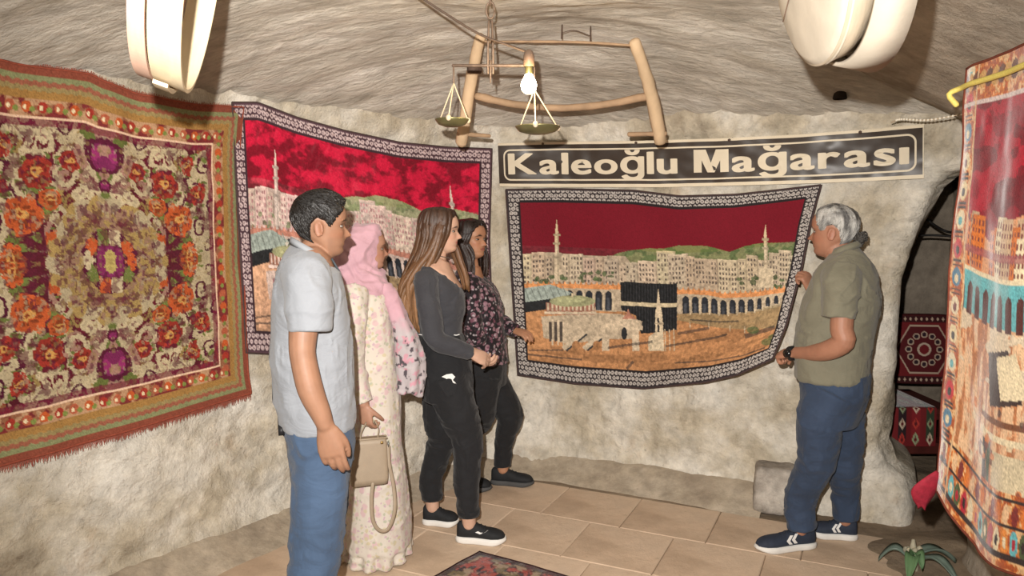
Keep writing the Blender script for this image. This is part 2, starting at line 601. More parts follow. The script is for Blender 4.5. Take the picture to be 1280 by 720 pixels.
slab_wall('wall_chamber_right', [(3.25, 5.9), (3.3, 5.1), (3.4, 4.3), (3.5, 3.5)], M_dark, seed=9)
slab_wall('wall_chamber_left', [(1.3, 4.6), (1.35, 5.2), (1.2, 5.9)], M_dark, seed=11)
# a rough pier between the doorway arch and the right wall
slab_wall('wall_pier', [(2.52, 3.95), (2.36, 3.74), (2.38, 3.55), (2.6, 3.5)], M_right, z0=1.0, seed=15, amp=.015, n=40, nz=60)

# ------------------------------------------------------------------ painting cloth: a small raster brush working in cloth coordinates
class Paint:
    def __init__(s, w, h, base, seed=1):
        s.w, s.h = w, h
        s.U, s.V = np.meshgrid((np.arange(w) + .5) / w, (np.arange(h) + .5) / h)
        s.c = np.zeros((h, w, 3)) + np.asarray(base)
        s.map = None
        s.r = np.random.default_rng(seed)
        s.A = w / h
    def put(s, m, col, a=1.0):
        m = (m.astype(float) * a)[..., None]
        s.c = s.c * (1 - m) + np.asarray(col) * m
    def q(s, pts):
        return [s.map(*p) for p in pts] if s.map else pts
    def poly(s, pts, col, a=1.0):
        P = s.q(pts)
        xs_, ys_ = [q[0] for q in P], [q[1] for q in P]
        i0, i1 = max(int(min(xs_) * s.w) - 1, 0), min(int(max(xs_) * s.w) + 2, s.w)
        j0, j1 = max(int(min(ys_) * s.h) - 1, 0), min(int(max(ys_) * s.h) + 2, s.h)
        full = np.zeros(s.U.shape, bool)
        if i1 <= i0 or j1 <= j0:
            return full
        U, V = s.U[j0:j1, i0:i1], s.V[j0:j1, i0:i1]
        m = np.zeros(U.shape, bool)
        j = len(P) - 1
        for i in range(len(P)):
            (xi, yi), (xj, yj) = P[i], P[j]
            if yi != yj:
                m ^= ((yi > V) != (yj > V)) & (U < (xj - xi) * (V - yi) / (yj - yi) + xi)
            j = i
        k = m.astype(float)[..., None] * a
        s.c[j0:j1, i0:i1] = s.c[j0:j1, i0:i1] * (1 - k) + np.asarray(col) * k
        full[j0:j1, i0:i1] = m
        return full
    def rect(s, x0, y0, x1, y1, col, a=1.0):
        return s.poly([(x0, y0), (x1, y0), (x1, y1), (x0, y1)], col, a)
    def ell(s, cx, cy, rx, ry, col, a=1.0):
        return s.poly([(cx + rx * math.cos(t), cy + ry * math.sin(t)) for t in np.linspace(0, 2 * math.pi, 22, endpoint=False)], col, a)
    def line(s, x0, y0, x1, y1, w, col, a=1.0):
        dx, dy = x1 - x0, y1 - y0
        L = math.hypot(dx, dy) + 1e-9
        nx, ny = -dy / L * w / 2, dx / L * w / 2
        s.poly([(x0 + nx, y0 + ny), (x1 + nx, y1 + ny), (x1 - nx, y1 - ny), (x0 - nx, y0 - ny)], col, a)

def border_scroll(p, bl, br, bt, bb, dark, light, cell=.03, edge=None):
    """scroll-work border: rings and dots in two tones"""
    U, V, A = p.U * p.A, p.V, p.A
    m = (p.U < bl) | (p.U > 1 - br) | (V < bt) | (V > 1 - bb)
    cu, cv = U / cell, V / cell
    par = np.floor(cv) % 2
    fu, fv = (cu + .5 * par) % 1 - .5, cv % 1 - .5
    r = np.hypot(fu, fv) + .10 * vnoise(cu * 1.7, cv * 1.7, 2.0)
    lt = ((r > .17) & (r < .43)) | (r < .07)
    p.put(m, dark)
    p.put(m & lt, light)
    e = .006
    ring = ((p.U > bl - e / A) & (p.U < bl + e / A) | (p.U < 1 - br + e / A) & (p.U > 1 - br - e / A)) & (V > bt) & (V < 1 - bb) | \
           ((V > bt - e) & (V < bt + e) | (V > 1 - bb - e) & (V < 1 - bb + e)) & (p.U > bl) & (p.U < 1 - br)
    p.put(ring, np.asarray(dark) * .6)
    if edge is not None:
        p.put((p.U < .008) | (p.U > .992) | (V < .012) | (V > .988), edge)
    return m

def city_map(cx, cy):
    """pixel of the studied crop -> cloth coordinates"""
    t = (cy - 45) / 615.0
    L = 55 + 40 * t
    R = 1068 - 150 * max(t, 0) ** 1.25
    u = (cx - L) / (R - L)
    top = np.interp(cx, [55, 400, 640, 850, 1068], [45, 47, 72, 62, 28])
    bot = np.interp(cx, [90, 280, 500, 700, 915, 1000], [640, 670, 685, 665, 592, 560])
    return u, (cy - top) / (bot - top)

def paint_city(w, h, pal, seed=4):
    p = Paint(w, h, pal['sky'], seed)
    p.map = city_map
    r = p.r
    g = lambda k: np.asarray(pal[k])
    p.put(np.ones(p.U.shape), g('sky') * 1.25, .5 * (fbm(p.U * 9, p.V * 6, seed, 3) * .5 + .5))
    # land from the roofs down
    p.poly([(60, 262), (400, 262), (1068, 262), (1068, 720), (60, 720)], g('wall'))
    hill = [(385, 264), (420, 250), (470, 243), (520, 236), (560, 236), (610, 226), (700, 229), (745, 236), (775, 242), (830, 222), (890, 210), (950, 206), (1068, 203), (1068, 310), (385, 310)]
    m = p.poly(hill, g('hill'))
    p.put(m & (fbm(p.U * 40, p.V * 40, 2, 3) > .05), g('hill2'), .7)
    p.poly([(60, 255), (200, 248), (320, 258), (440, 262), (470, 300), (60, 300)], g('wall') * .8)
    # houses
    blocks = [(112, 140, 252), (140, 185, 247), (185, 212, 258), (236, 262, 256), (262, 305, 254), (305, 345, 266), (345, 372, 262), (372, 420, 268), (420, 445, 290), (440, 480, 282),
              (480, 540, 276), (540, 600, 243), (575, 640, 254), (630, 662, 262), (660, 735, 268), (735, 802, 266), (802, 830, 262), (830, 868, 250), (868, 912, 262), (905, 950, 238), (940, 985, 228), (975, 1010, 244)]
    for (x0, x1, y0) in blocks:
        c = g('wall') * (r.uniform(.82, 1.12)) * (1 + r.uniform(-.05, .05, 3))
        p.rect(x0, y0, x1, 372, c)
        p.rect(x0, y0, x1, y0 + 4, c * 1.15)
        p.rect(x1 - 5, y0, x1, 372, c * .72)
        for yy in np.arange(y0 + 10, 352, 15):
            for xx in np.arange(x0 + 4, x1 - 7, 10):
                if r.random() < .82:
                    p.rect(xx, yy, xx + 5, yy + 8, g('win') * r.uniform(.8, 1.5))
    for i in range(40):
        x = r.uniform(112, 440) if i < 22 else r.uniform(800, 990)
        p.ell(x, r.uniform(312, 345), r.uniform(5, 12), r.uniform(4, 9), g('hill2') * r.uniform(.5, 1.1), .8)
    # minarets
    for (x, tip, b, wd_) in ((221, 142, 350, 8), (895, 148, 345, 8)):
        p.poly([(x - wd_, b), (x - wd_ * .7, tip + 55), (x - wd_ * .6, tip + 40), (x, tip), (x + wd_ * .6, tip + 40), (x + wd_ * .7, tip + 55), (x + wd_, b)], g('mina'))
        for yy in (tip + 48, tip + 75, tip + 120):
            p.rect(x - wd_ * 1.4, yy, x + wd_ * 1.4, yy + 7, g('mina') * .6)
        p.rect(x + wd_ * .2, tip + 45, x + wd_ * .8, b, g('mina') * .62)
    p.poly([(866, 345), (872, 285), (918, 285), (922, 345)], g('mina') * .92)
    # court
    p.poly([(60, 430), (300, 432), (600, 440), (1068, 395), (1068, 720), (60, 720)], g('ground'))
    gm = (fbm(p.U * 14, p.V * 60, 6, 3) > .1)
    land = p.V > .62
    p.put(land & gm, g('ground') * 1.22, .5)
    p.put(land & (fbm(p.U * 10, p.V * 34, 9, 3) > .28), g('ground') * .62, .6)
    p.poly([(600, 438), (960, 392), (935, 470), (800, 480), (600, 462)], g('olive'), .75)
    p.poly([(60, 448), (180, 430), (260, 520), (130, 590), (60, 590)], g('ground') * 1.15, .7)
    # arcade
    ay = lambda x: float(np.interp(x, [100, 420, 620, 750, 850, 965, 1010], [346, 352, 366, 372, 362, 343, 336]))
    ah = lambda x: float(np.interp(x, [100, 420, 620, 850, 965], [78, 82, 76, 58, 42]))
    xs = np.arange(105, 1010, 8.0)
    p.poly([(x, ay(x) + 4) for x in xs] + [(x, ay(x) + ah(x)) for x in xs[::-1]], g('wall') * .86)
    for x in np.arange(262, 1000, 30.5):
        if 412 < x < 604:
            continue
        y0 = ay(x) + 20; y1 = ay(x) + ah(x); n = 10.5 if x < 850 else 8
        p.rect(x - n, y0 + 12, x + n, y1, g('arch')); p.ell(x, y0 + 13, n, 13, g('arch'))
        p.rect(x - n * .5, y0 + 22, x + n * .3, y1, g('arch') * 1.8 + .02)
        p.rect(x + n + 2, y0 + 6, x + n + 6, y1 + 4, g('mina'))
    p.poly([(x, ay(x)) for x in xs] + [(x, ay(x) + 14) for x in xs[::-1]], g('band'))
    for x in np.arange(110, 1005, 17.0):
        p.poly([(x - 5, ay(x) + 2), (x, ay(x) - 9), (x + 5, ay(x) + 2)], g('band') * (.75 if int(x) % 2 else 1.2))
    # striped shed at the left
    p.poly([(108, 440), (112, 392), (200, 385), (200, 428)], g('black') * 1.5)
    p.poly([(106, 362), (200, 350), (268, 378), (250, 390), (112, 406)], g('teal'))
    for i in range(7):
        p.line(118 + i * 20, 362 - i * 1.2, 132 + i * 20, 400 - i * 2, 3, g('teal') * .6)
    # cube
    p.poly([(422, 342), (602, 345), (598, 492), (540, 500), (484, 506), (470, 450), (424, 432)], g('black'))
    for x in np.arange(428, 600, 9.0):
        p.line(x, 346, x - 2, 500, 2.2, g('black') * 2.6 + .012, .7)
    p.poly([(420, 403), (600, 407), (600, 419), (420, 416)], g('gold'))
    # pavilion
    p.poly([(170, 452), (340, 440), (420, 445), (490, 468), (480, 500), (400, 520), (250, 540), (178, 520)], g('wall') * .95)
    p.rect(186, 408, 342, 446, g('roofred'))
    for x in np.arange(190, 340, 13.0):
        p.rect(x, 410, x + 6, 434, g('wall') * 1.1)
    p.rect(180, 436, 345, 444, g('wall') * 1.15)
    p.ell(270, 404, 74, 18, g('dome')); p.ell(262, 399, 50, 9, g('dome') * 1.35)
    p.rect(266, 378, 272, 392, g('gold'))
    for x in (195, 212, 229):
        p.rect(x, 470, x + 9, 532, g('win') * .8); p.rect(x + 9, 465, x + 14, 545, g('wall') * 1.12)
    for x0 in (240, 305):
        p.line(x0, 556, x0 + 68, 500, 16, g('wall') * 1.1); p.line(x0 + 10, 562, x0 + 76, 508, 6, g('black') * 3)
        p.ell(x0 + 40, 545, 12, 15, g('ground') * .8)
    # gateway
    p.rect(362, 498, 384, 562, g('wall') * 1.12); p.rect(456, 500, 478, 562, g('wall') * 1.15)
    p.poly([(355, 500), (360, 482), (395, 464), (430, 456), (470, 464), (490, 482), (490, 496)], g('wall') * 1.18)
    p.rect(384, 494, 456, 524, g('wall') * .96)
    p.ell(432, 507, 9, 20, g('black') * 2)
    p.poly([(440, 446), (446, 428), (452, 446), (470, 462), (425, 460)], g('roofred') * 1.3)
    # pulpit tower
    p.poly([(528, 560), (531, 440), (536, 415), (542, 362), (548, 415), (553, 440), (556, 560)], g('mina') * 1.08)
    p.rect(537, 455, 543, 500, g('black') * 2); p.rect(528, 470, 556, 475, g('mina') * .6)
    p.poly([(505, 560), (508, 515), (530, 500), (530, 560)], g('mina'))
    for x in (560, 574, 588, 640, 700, 770, 820):
        p.line(x, 490, x, 560 if x < 600 else 470, 3, g('mina') * .95)
    for (a, b, c, d, ww) in ((560, 545, 760, 500, 7), (600, 505, 700, 488, 9), (380, 552, 520, 530, 8), (820, 500, 930, 470, 14), (640, 462, 800, 455, 5), (120, 572, 300, 590, 6), (440, 620, 460, 595, 9), (130, 560, 240, 560, 5), (590, 600, 900, 540, 5)):
        p.line(a, b, c, d, ww, g('black') * 2.5, .7)
    for (x, y) in ((850, 480), (905, 520), (930, 505)):
        p.ell(x, y, 22, 12, g('hill2'), .75)
    p.poly([(60, 612), (300, 632), (520, 645), (740, 622), (930, 545), (1000, 530), (1000, 720), (60, 720)], g('olive') * .7, .8)
    p.poly([(60, 606), (300, 624), (520, 634), (740, 612), (930, 538), (930, 545), (740, 620), (520, 642), (300, 632), (60, 614)], g('ground') * .5, .7)
    p.map = None
    lum = p.c.mean(-1, keepdims=True)
    below = (p.V > .30)[..., None]
    p.c = np.where(below, (p.c * .82 + lum * .18) * (1 + .30 * fbm(p.U * 130, p.V * 85, 3.0, 3)[..., None]), p.c)
    sp = r.normal(1, .10, p.U.shape)[..., None]
    p.c *= np.clip(sp, .7, 1.3)
    border_scroll(p, .042, .042, .066, .088, g('bdark'), g('blight'), .0235, g('bdark') * 1.4)
    return p

PAL3 = dict(sky=hexc('6e0d1e'), hill=hexc('7a7d4e'), hill2=hexc('4d6636'), wall=hexc('c2ac8c'), win=hexc('5c4f45'), mina=hexc('cdb894'), ground=hexc('bb7f45'), olive=hexc('978357'),
            arch=hexc('2a2d34'), band=hexc('d98a3f'), black=hexc('1b1c1e'), gold=hexc('c8b58c'), teal=hexc('9aa79c'), roofred=hexc('a06850'), dome=hexc('98986a'), bdark=hexc('2e2729'), blight=hexc('b9b1aa'))
PAL2 = dict(PAL3, sky=hexc('a5102f'), hill=hexc('9a9a72'), hill2=hexc('748353'), wall=hexc('d2b6a8'), mina=hexc('d9c4b6'), win=hexc('b47a7c'), band=hexc('c07a62'), ground=hexc('cf9a72'), bdark=hexc('4a343c'), blight=hexc('c9b3b2'))

def cloth_mat(name, rough=.8, sheen=.5, bump=.35, bscale=420.0, crush=0.0):
    k = NT(name)
    a = k.n('ShaderNodeAttribute', attribute_name='Col')
    tc = k.n('ShaderNodeTexCoord')
    k.l(a.outputs['Color'], k.b.inputs['Base Color'])
    n1 = k.n('ShaderNodeTexNoise'); n1.inputs['Scale'].default_value = bscale; n1.inputs['Detail'].default_value = 2
    k.l(tc.outputs['Object'], n1.inputs['Vector'])
    b1 = k.n('ShaderNodeBump'); b1.inputs['Strength'].default_value = bump; b1.inputs['Distance'].default_value = .003
    k.l(n1.outputs['Fac'], b1.inputs['Height'])
    last = b1
    if crush:
        n2 = k.n('ShaderNodeTexNoise'); n2.inputs['Scale'].default_value = 15; n2.inputs['Detail'].default_value = 4; n2.inputs['Distortion'].default_value = .3
        k.l(tc.outputs['Object'], n2.inputs['Vector'])
        b2 = k.n('ShaderNodeBump'); b2.inputs['Strength'].default_value = crush; b2.inputs['Distance'].default_value = .03
        k.l(n2.outputs['Fac'], b2.inputs['Height']); k.l(b1.outputs[0], b2.inputs['Normal'])
        last = b2
    k.l(last.outputs[0], k.b.inputs['Normal'])
    k.b.inputs['Roughness'].default_value = rough
    k.b.inputs['Specular IOR Level'].default_value = .25
    k.b.inputs['Sheen Weight'].default_value = sheen
    k.b.inputs['Sheen Roughness'].default_value = .35
    return k.m
M_velvet = cloth_mat('printed_velvet')
M_crush = cloth_mat('crushed_velvet', .6, .6, .3, 420, .55)
M_pile = cloth_mat('cut_pile', .85, .35, .6, 300, .25)

def edge_interp(pts, n):
    pts = np.array(pts, float)
    d = np.concatenate([[0], np.cumsum(np.linalg.norm(np.diff(pts, axis=0), axis=1))])
    t = np.linspace(0, d[-1], n)
    # smooth a little so that cloth edges sag in curves
    e = np.stack([np.interp(t, d, pts[:, 0]), np.interp(t, d, pts[:, 1])], 1)
    for _ in range(max(2, n // 25)):
        e[1:-1] = .25 * e[:-2] + .5 * e[1:-1] + .25 * e[2:]
    return e
def coons(top, bot, left, right, w, h):
    T, B = edge_interp(top, w), edge_interp(bot, w)
    L, R = edge_interp(left, h), edge_interp(right, h)
    u = np.linspace(0, 1, w)[None, :, None]; v = np.linspace(0, 1, h)[:, None, None]
    return ((1 - v) * T[None] + v * B[None] + (1 - u) * L[:, None] + u * R[:, None]
            - ((1 - u) * (1 - v) * T[0] + u * (1 - v) * T[-1] + (1 - u) * v * B[0] + u * v * B[-1]))
def hem(name, P, r, m, parent):
    e = np.concatenate([P[0, ::4], P[::4, -1], P[-1, ::-4], P[::-4, 0]])
    k = MB()
    k.tube(np.vstack([e, e[:1]]), r, 5, round_end=False)
    return k.build(name, m, parent)
def hanging(name, painter, P, m, label, group=None, hemcol=hexc('4a3a38'), center=None):
    c = P.reshape(-1, 3).mean(0) if center is None else np.asarray(center)
    root = empty(name, (c[0], c[1], float(P[..., 2].min())))
    off = np.array(root.location)
    me = grid_mesh(P - off)
    setcol(me, painter.c.reshape(-1, 3))
    link('cloth', me, m, root)
    hem('hem', P - off, .0045, mat(name + '_hem', hemcol, .9, .2, 60, .3, 200), root)
    tag(root, label, 'tapestry' if name == 'tapestry' else 'rug', group)
    return root

# ------------------------------------------------------------------ tapestry pulled out from the back wall
w3, h3 = 470, 290
px = coons([(632, 237), (700, 236), (793, 238), (850, 245), (920, 243), (985, 236), (1027, 231)],
           [(647, 469), (719, 480), (804, 486), (882, 478), (921, 469), (966, 449)],
           [(632, 237), (638, 330), (647, 469)], [(1027, 231), (1014, 278), (1003, 333), (983, 407), (966, 449)], w3, h3)
U, V = np.meshgrid(np.linspace(0, 1, w3), np.linspace(0, 1, h3))
off = .035 + .018 * np.sin(U * 9 + 1.5 * V) * V + .012 * fbm(U * 5, V * 3, 4.4, 2) + .26 * sstep(.45, 1.0, U) * sstep(-.1, .9, V) + .02 * V
P3 = on_wall(px[..., 0], px[..., 1], off)
tap3 = hanging('tapestry', paint_city(w3, h3, PAL3), P3, M_velvet, 'domed court tapestry with plain dark red sky, its edge held by a man', 'mosque tapestries')

# ------------------------------------------------------------------ tapestry on the left wall
w2, h2 = 360, 260
px = coons([(290, 128), (322, 128), (372, 147), (430, 163), (500, 178), (560, 184), (615, 186)],
           [(308, 441), (400, 446), (500, 452), (617, 452)],
           [(290, 128), (296, 250), (308, 441)], [(615, 186), (612, 300), (617, 452)], w2, h2)
U, V = np.meshgrid(np.linspace(0, 1, w2), np.linspace(0, 1, h2))
off = .03 + .012 * np.sin(U * 14 + V * 2) * (.3 + V) + .01 * fbm(U * 7, V * 4, 1.4, 3)
P2 = on_wall(px[..., 0], px[..., 1], off)
pc = paint_city(w2, h2, PAL2, 11)
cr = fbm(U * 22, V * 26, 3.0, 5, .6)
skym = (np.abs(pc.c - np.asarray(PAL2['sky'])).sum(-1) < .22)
pc.c = np.where(skym[..., None], pc.c * (.50 + .95 * sstep(-.45, .5, cr))[..., None], pc.c)  # bright and dark sheen of the crushed pile painted into the sky colour
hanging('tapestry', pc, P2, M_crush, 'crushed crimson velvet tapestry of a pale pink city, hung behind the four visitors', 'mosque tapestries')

# ------------------------------------------------------------------ flowered rug on the left wall
def paint_floral(w, h, seed=5):
    p = Paint(w, h, hexc('5f1626'), seed)
    r = p.r
    # fold the design: four-way symmetry about the medallion
    p.put(fbm(np.abs(p.U - .5) * 16, np.abs(p.V - .5) * 16, 2, 3) > .0, hexc('7a1f30'), .6)
    cream, gold, pink, orange, red, green, viol, wine = [hexc(x) for x in ('dcc8a0', 'b99a5d', 'bd8f7c', 'd0602f', 'b23a2c', '77803f', '8a2a5e', '5a1230')]
    def sym(fn):
        for a in (1, -1):
            for b in (1, -1):
                fn(lambda x, y: (.5 + a * x, .5 + b * y))
    A = p.A
    def dot(x, y, rx, col, a=1.0, ry=None):
        sym(lambda g: p.ell(*g(x, y), rx / A, ry or rx, col, a))
    def scroll(x, y, R, a0, turns, wd_, col, sgn=1):
        n = int(10 * turns) + 4
        t = np.linspace(0, 1, n)
        rr = R * (1 - .75 * t); an = a0 + sgn * t * turns * 2 * math.pi
        X_, Y_ = x + rr * np.cos(an) / A, y + rr * np.sin(an)
        def draw(g):
            for i in range(n - 1):
                a_, b_ = g(X_[i], Y_[i]), g(X_[i + 1], Y_[i + 1])
                ww = wd_ * (1 - .5 * t[i])
                p.ell(a_[0], a_[1], ww / A, ww, col)
                p.ell((a_[0] + b_[0]) / 2, (a_[1] + b_[1]) / 2, ww / A, ww, col)
        sym(draw)
    def blossom(x, y, R, col, core):
        for k in range(7):
            an = k * 2 * math.pi / 7 + x * 9
            dot(x + R * .6 * math.cos(an) / A, y + R * .6 * math.sin(an), R * .46, col * r.uniform(.75, 1.2))
        for k in range(9):
            an = k * .7
            dot(x + R * .5 * math.cos(an) / A, y + R * .5 * math.sin(an), R * .13, col * .45)
        dot(x, y, R * .33, core); dot(x, y, R * .15, col * .5)
    def leaves(x, y, R, n):
        for k in range(n):
            an = r.uniform(0, 6.28)
            dot(x + R * math.cos(an) / A, y + R * math.sin(an), R * .2, green * r.uniform(.7, 1.3), 1, R * .13)
    # field: cream scrollwork
    for i in range(70):
        x, y = r.uniform(.02, .43), r.uniform(.02, .43)
        if math.hypot(x * A, y) < .16: continue
        scroll(x, y, r.uniform(.022, .05), r.uniform(0, 6.28), r.uniform(.6, 1.3), r.uniform(.005, .010), (cream, gold, pink, cream)[i % 4] * r.uniform(.75, 1.05), 1 if i % 2 else -1)
    # cream reserves
    for (x, y, R) in ((.30, .24, .055), (.34, .30, .04), (.27, .17, .035), (.38, .16, .04), (.12, .36, .035), (.22, .38, .04), (.36, .05, .05), (.32, .10, .04)):
        for k in range(9):
            an = k * .7
            dot(x + R * math.cos(an) / A, y + R * math.sin(an), R * .42, cream * r.uniform(.8, 1.05))
        dot(x, y, R * .75, cream * .95); scroll(x, y, R * .8, 1.0, 1.2, .006, wine)
    for (x, y, R, c) in ((.235, .13, .055, orange), (.19, .235, .042, red), (.31, .21, .036, red), (.40, .33, .045, orange), (.15, .06, .028, orange), (.40, .09, .032, orange), (.33, .39, .038, red), (.10, .27, .03, red),
                         (.27, .02, .035, orange), (.42, .22, .028, red), (.28, .31, .028, red), (.05, .40, .03, orange), (.16, .17, .026, orange)):
        leaves(x, y, R * 1.25, 9)
        blossom(x, y, R, c, hexc('e0a55a'))
    # pendants above and below the medallion
    for (y, R) in ((.30, .075), (.215, .035)):
        for k in range(14):
            an = k * 2 * math.pi / 14
            dot(R * math.cos(an) / A, y + R * .85 * math.sin(an), R * .27, (cream, pink, green)[k % 3] * .9)
        dot(0, y, R * .72, wine * 1.2); dot(0, y, R * .5, viol); dot(0, y + R * .2, R * .25, pink); dot(R * .3 / A, y, R * .2, viol * 1.6)
    # medallion
    for k in range(22):
        an = k * 2 * math.pi / 22
        p.ell(.5 + .155 * math.cos(an) / A, .5 + .15 * math.sin(an), .034 / A, .034, (gold, cream * .8)[k % 2])
    p.ell(.5, .5, .15 / A, .145, gold * .9)
    rr = np.hypot((p.U - .5) * A, p.V - .5)
    p.put((rr < .165) & (fbm(p.U * 90, p.V * 70, 3, 2) > .12), pink * .7, .8)
    p.put((rr < .165) & (fbm(p.U * 90, p.V * 70, 9, 2) > .22), wine, .7)
    p.ell(.5, .5, .085 / A, .09, wine * 1.1)
    for k in range(10):
        an = k * 2 * math.pi / 10
        p.ell(.5 + .066 * math.cos(an) / A, .5 + .07 * math.sin(an), .02 / A, .022, (orange, green, cream)[k % 3])
    p.ell(.5, .5, .04 / A, .05, viol); p.ell(.5, .5, .016 / A, .03, hexc('c9b36a'))
    # the weave blurs every outline
    qx, qy = np.abs(p.U - .5), np.abs(p.V - .5)
    wx, wy = .009 * fbm(qx * 34, qy * 30, 5, 3), .009 * fbm(qx * 30 + 9, qy * 34, 8, 3)
    iu = np.clip(((p.U + np.sign(p.U - .5) * wx) * w).astype(int), 0, w - 1); iv = np.clip(((p.V + np.sign(p.V - .5) * wy) * h).astype(int), 0, h - 1)
    p.c = p.c[iv, iu]
    s1, s2, s3 = fbm(qx * 58, qy * 54, 3, 3, .6), fbm(qx * 62 + 4, qy * 60, 11, 3, .6), fbm(qx * 20, qy * 18, 6, 2)
    p.put((s1 > .62), wine * 1.3, .7); p.put((s2 > .7), cream * .7, .5); p.put((s2 < -.75), gold * .7, .5)
    p.put((s3 > .40) & (s1 > -.1), hexc('6a1c33'), .65)
    p.c = p.c * .62
    # frames
    fu, fv = np.minimum(p.U, 1 - p.U) * A, np.minimum(p.V, 1 - p.V)
    d = np.minimum(fu, fv)
    inb = (d < .125)
    p.put(inb, hexc('8a5a3f'))
    n1 = fbm(p.U * A * 26, p.V * 26, 4, 3, .6)
    p.put(inb & (n1 > .05), hexc('b08a68'), .9); p.put(inb & (n1 < -.35), hexc('6d1c24'), .9)
    for k in range(23):
        t = (k + .5) / 23
        c = (orange * .7, red * .7, hexc('a4553a'))[k % 3]
        for (x, y) in ((t, .098), (t, 1 - .098)):
            p.ell(x, y, .014 / A, .014, c); p.ell(x - .004, y + .002, .005 / A, .006, cream); p.ell(x + .016, y + .006, .008 / A, .007, green)
        y = (k + .5) / 23
        for x in (.098 / A, 1 - .098 / A):
            p.ell(x, y, .014 / A, .014, c); p.ell(x, y + .016, .007 / A, .008, green)
    p.put((d > .121) & (d < .127), hexc('d9b79a'))
    p.put((d > .127) & (d < .145), hexc('6b1830'), .7)
    zz = np.where(fv < fu, p.U * A, p.V)
    zig = np.abs((zz * 40) % 1 - .5) * .012
    p.put(d < .078, hexc('96703c'))
    p.put(d < .056 + zig, hexc('8c7a4f')); p.put(d < .044 + zig, hexc('8f5540')); p.put(d < .032 + zig, hexc('7d7f58')); p.put(d < .022, hexc('7f4130')); 
    sp = r.normal(1, .13, p.U.shape)[..., None]
    p.c *= np.clip(sp, .6, 1.4)
    return p
w1, h1 = 340, 330
sm, sr = on_wall(130, 320), on_wall(299, 320)
s_m, s_r = float(s_of(sm[0], sm[1])), float(s_of(sr[0], sr[1]))
p_l, _ = path(np.array(2 * s_m - s_r))
plx = 640 + FPX * p_l[0] / (p_l[1] * CP + .03)
print('rug left px', plx, 'half width', s_r - s_m)
def sx(x, a0, a1): return a0 + (a1 - a0) * x
# built in wall coordinates (length along the wall, height) from the seen edges
def wall_sz(px, py):
    w = on_wall(px, py)
    return float(s_of(w[0], w[1])), float(w[2])
tops = [wall_sz(*q) for q in ((3, 79), (30, 83), (95, 92), (110, 101), (160, 118), (230, 131), (291, 133))]
bots = [wall_sz(*q) for q in ((3, 576), (100, 549), (200, 521), (304, 490))]
s_l = 2 * s_m - s_r
tops = [(s_l, tops[0][1] + .03)] + tops
bots = [(s_l, bots[0][1] - .02)] + bots
def sz_edge(pts, n):
    e = edge_interp(pts, n); return e
lt = [tops[0], bots[0]]; rt = [tops[-1], bots[-1]]
SZ = coons(tops, bots, lt, rt, w1, h1)
U, V = np.meshgrid(np.linspace(0, 1, w1), np.linspace(0, 1, h1))
S_, Z_ = SZ[..., 0], SZ[..., 1]
p, n = path(S_)
fold = .020 * np.exp(-((U - .55 - .25 * (V - .2)) / .05) ** 2) * sstep(.7, .1, V) + .016 * np.exp(-((U - .75 - .35 * (V - .3)) / .05) ** 2) * sstep(.8, .2, V) + .014 * np.exp(-((U - .38 + .1 * V) / .05) ** 2)
o = wall_off(S_, Z_) + .035 + fold + .012 * fbm(U * 5, V * 4, 7.7, 3) + .02 * sstep(.9, 1, V)
P1 = np.concatenate([p + n * o[..., None], Z_[..., None]], -1)
rug1 = hanging('wall_rug', paint_floral(w1, h1), P1, M_pile, 'large wine red rug with orange blossoms and gold medallion hung on rough wall', None, hexc('8a4432'))
# coral fringe under the rug
def fringe(P, m, parent, length=.03, step=1):
    r0 = np.array(parent.location)
    b = MB()
    e = P[-1]
    for i in range(0, len(e) - 1, step):
        a = e[i] - r0
        d = (e[i + 1] - e[i])
        x = random.uniform(-.004, .004)
        L = length * random.uniform(.6, 1.15)
        q = a + np.array([x, x * .5, -L])
        w = d * .62
        b.add([a, a + w, q + w * .7, q, a + [0, 0, -L * .5], a + w + [0, 0, -L * .5]], [(0, 1, 5, 4), (4, 5, 2, 3)])
    o = b.build('fringe', m, parent)
    o['kind'] = 'stuff'
fringe(P1, mat('coral_fringe', hexc('96483a'), .9, .3, 90, .3, 300), rug1, .032)
fringe(P1[::-1], mat('coral_fringe_top', hexc('8f4632'), .9, .3, 90, .3, 300), rug1, -.014)
# narrow strip of pink backing cloth seen between rug and tapestry
k = MB()
pts = [on_wall(x, y, .02) for x, y in ((303, 190), (304, 260), (305, 330), (306, 400), (305, 462))]
k.tube(pts, .011, 8, .25, sub=5)
tag(k.build('ribbon', mat('pink_ribbon', hexc('c9827c'), .85, .15, 40, .2, 200)), 'faded pink cloth strip hanging between the flowered rug and the crimson tapestry', 'ribbon')

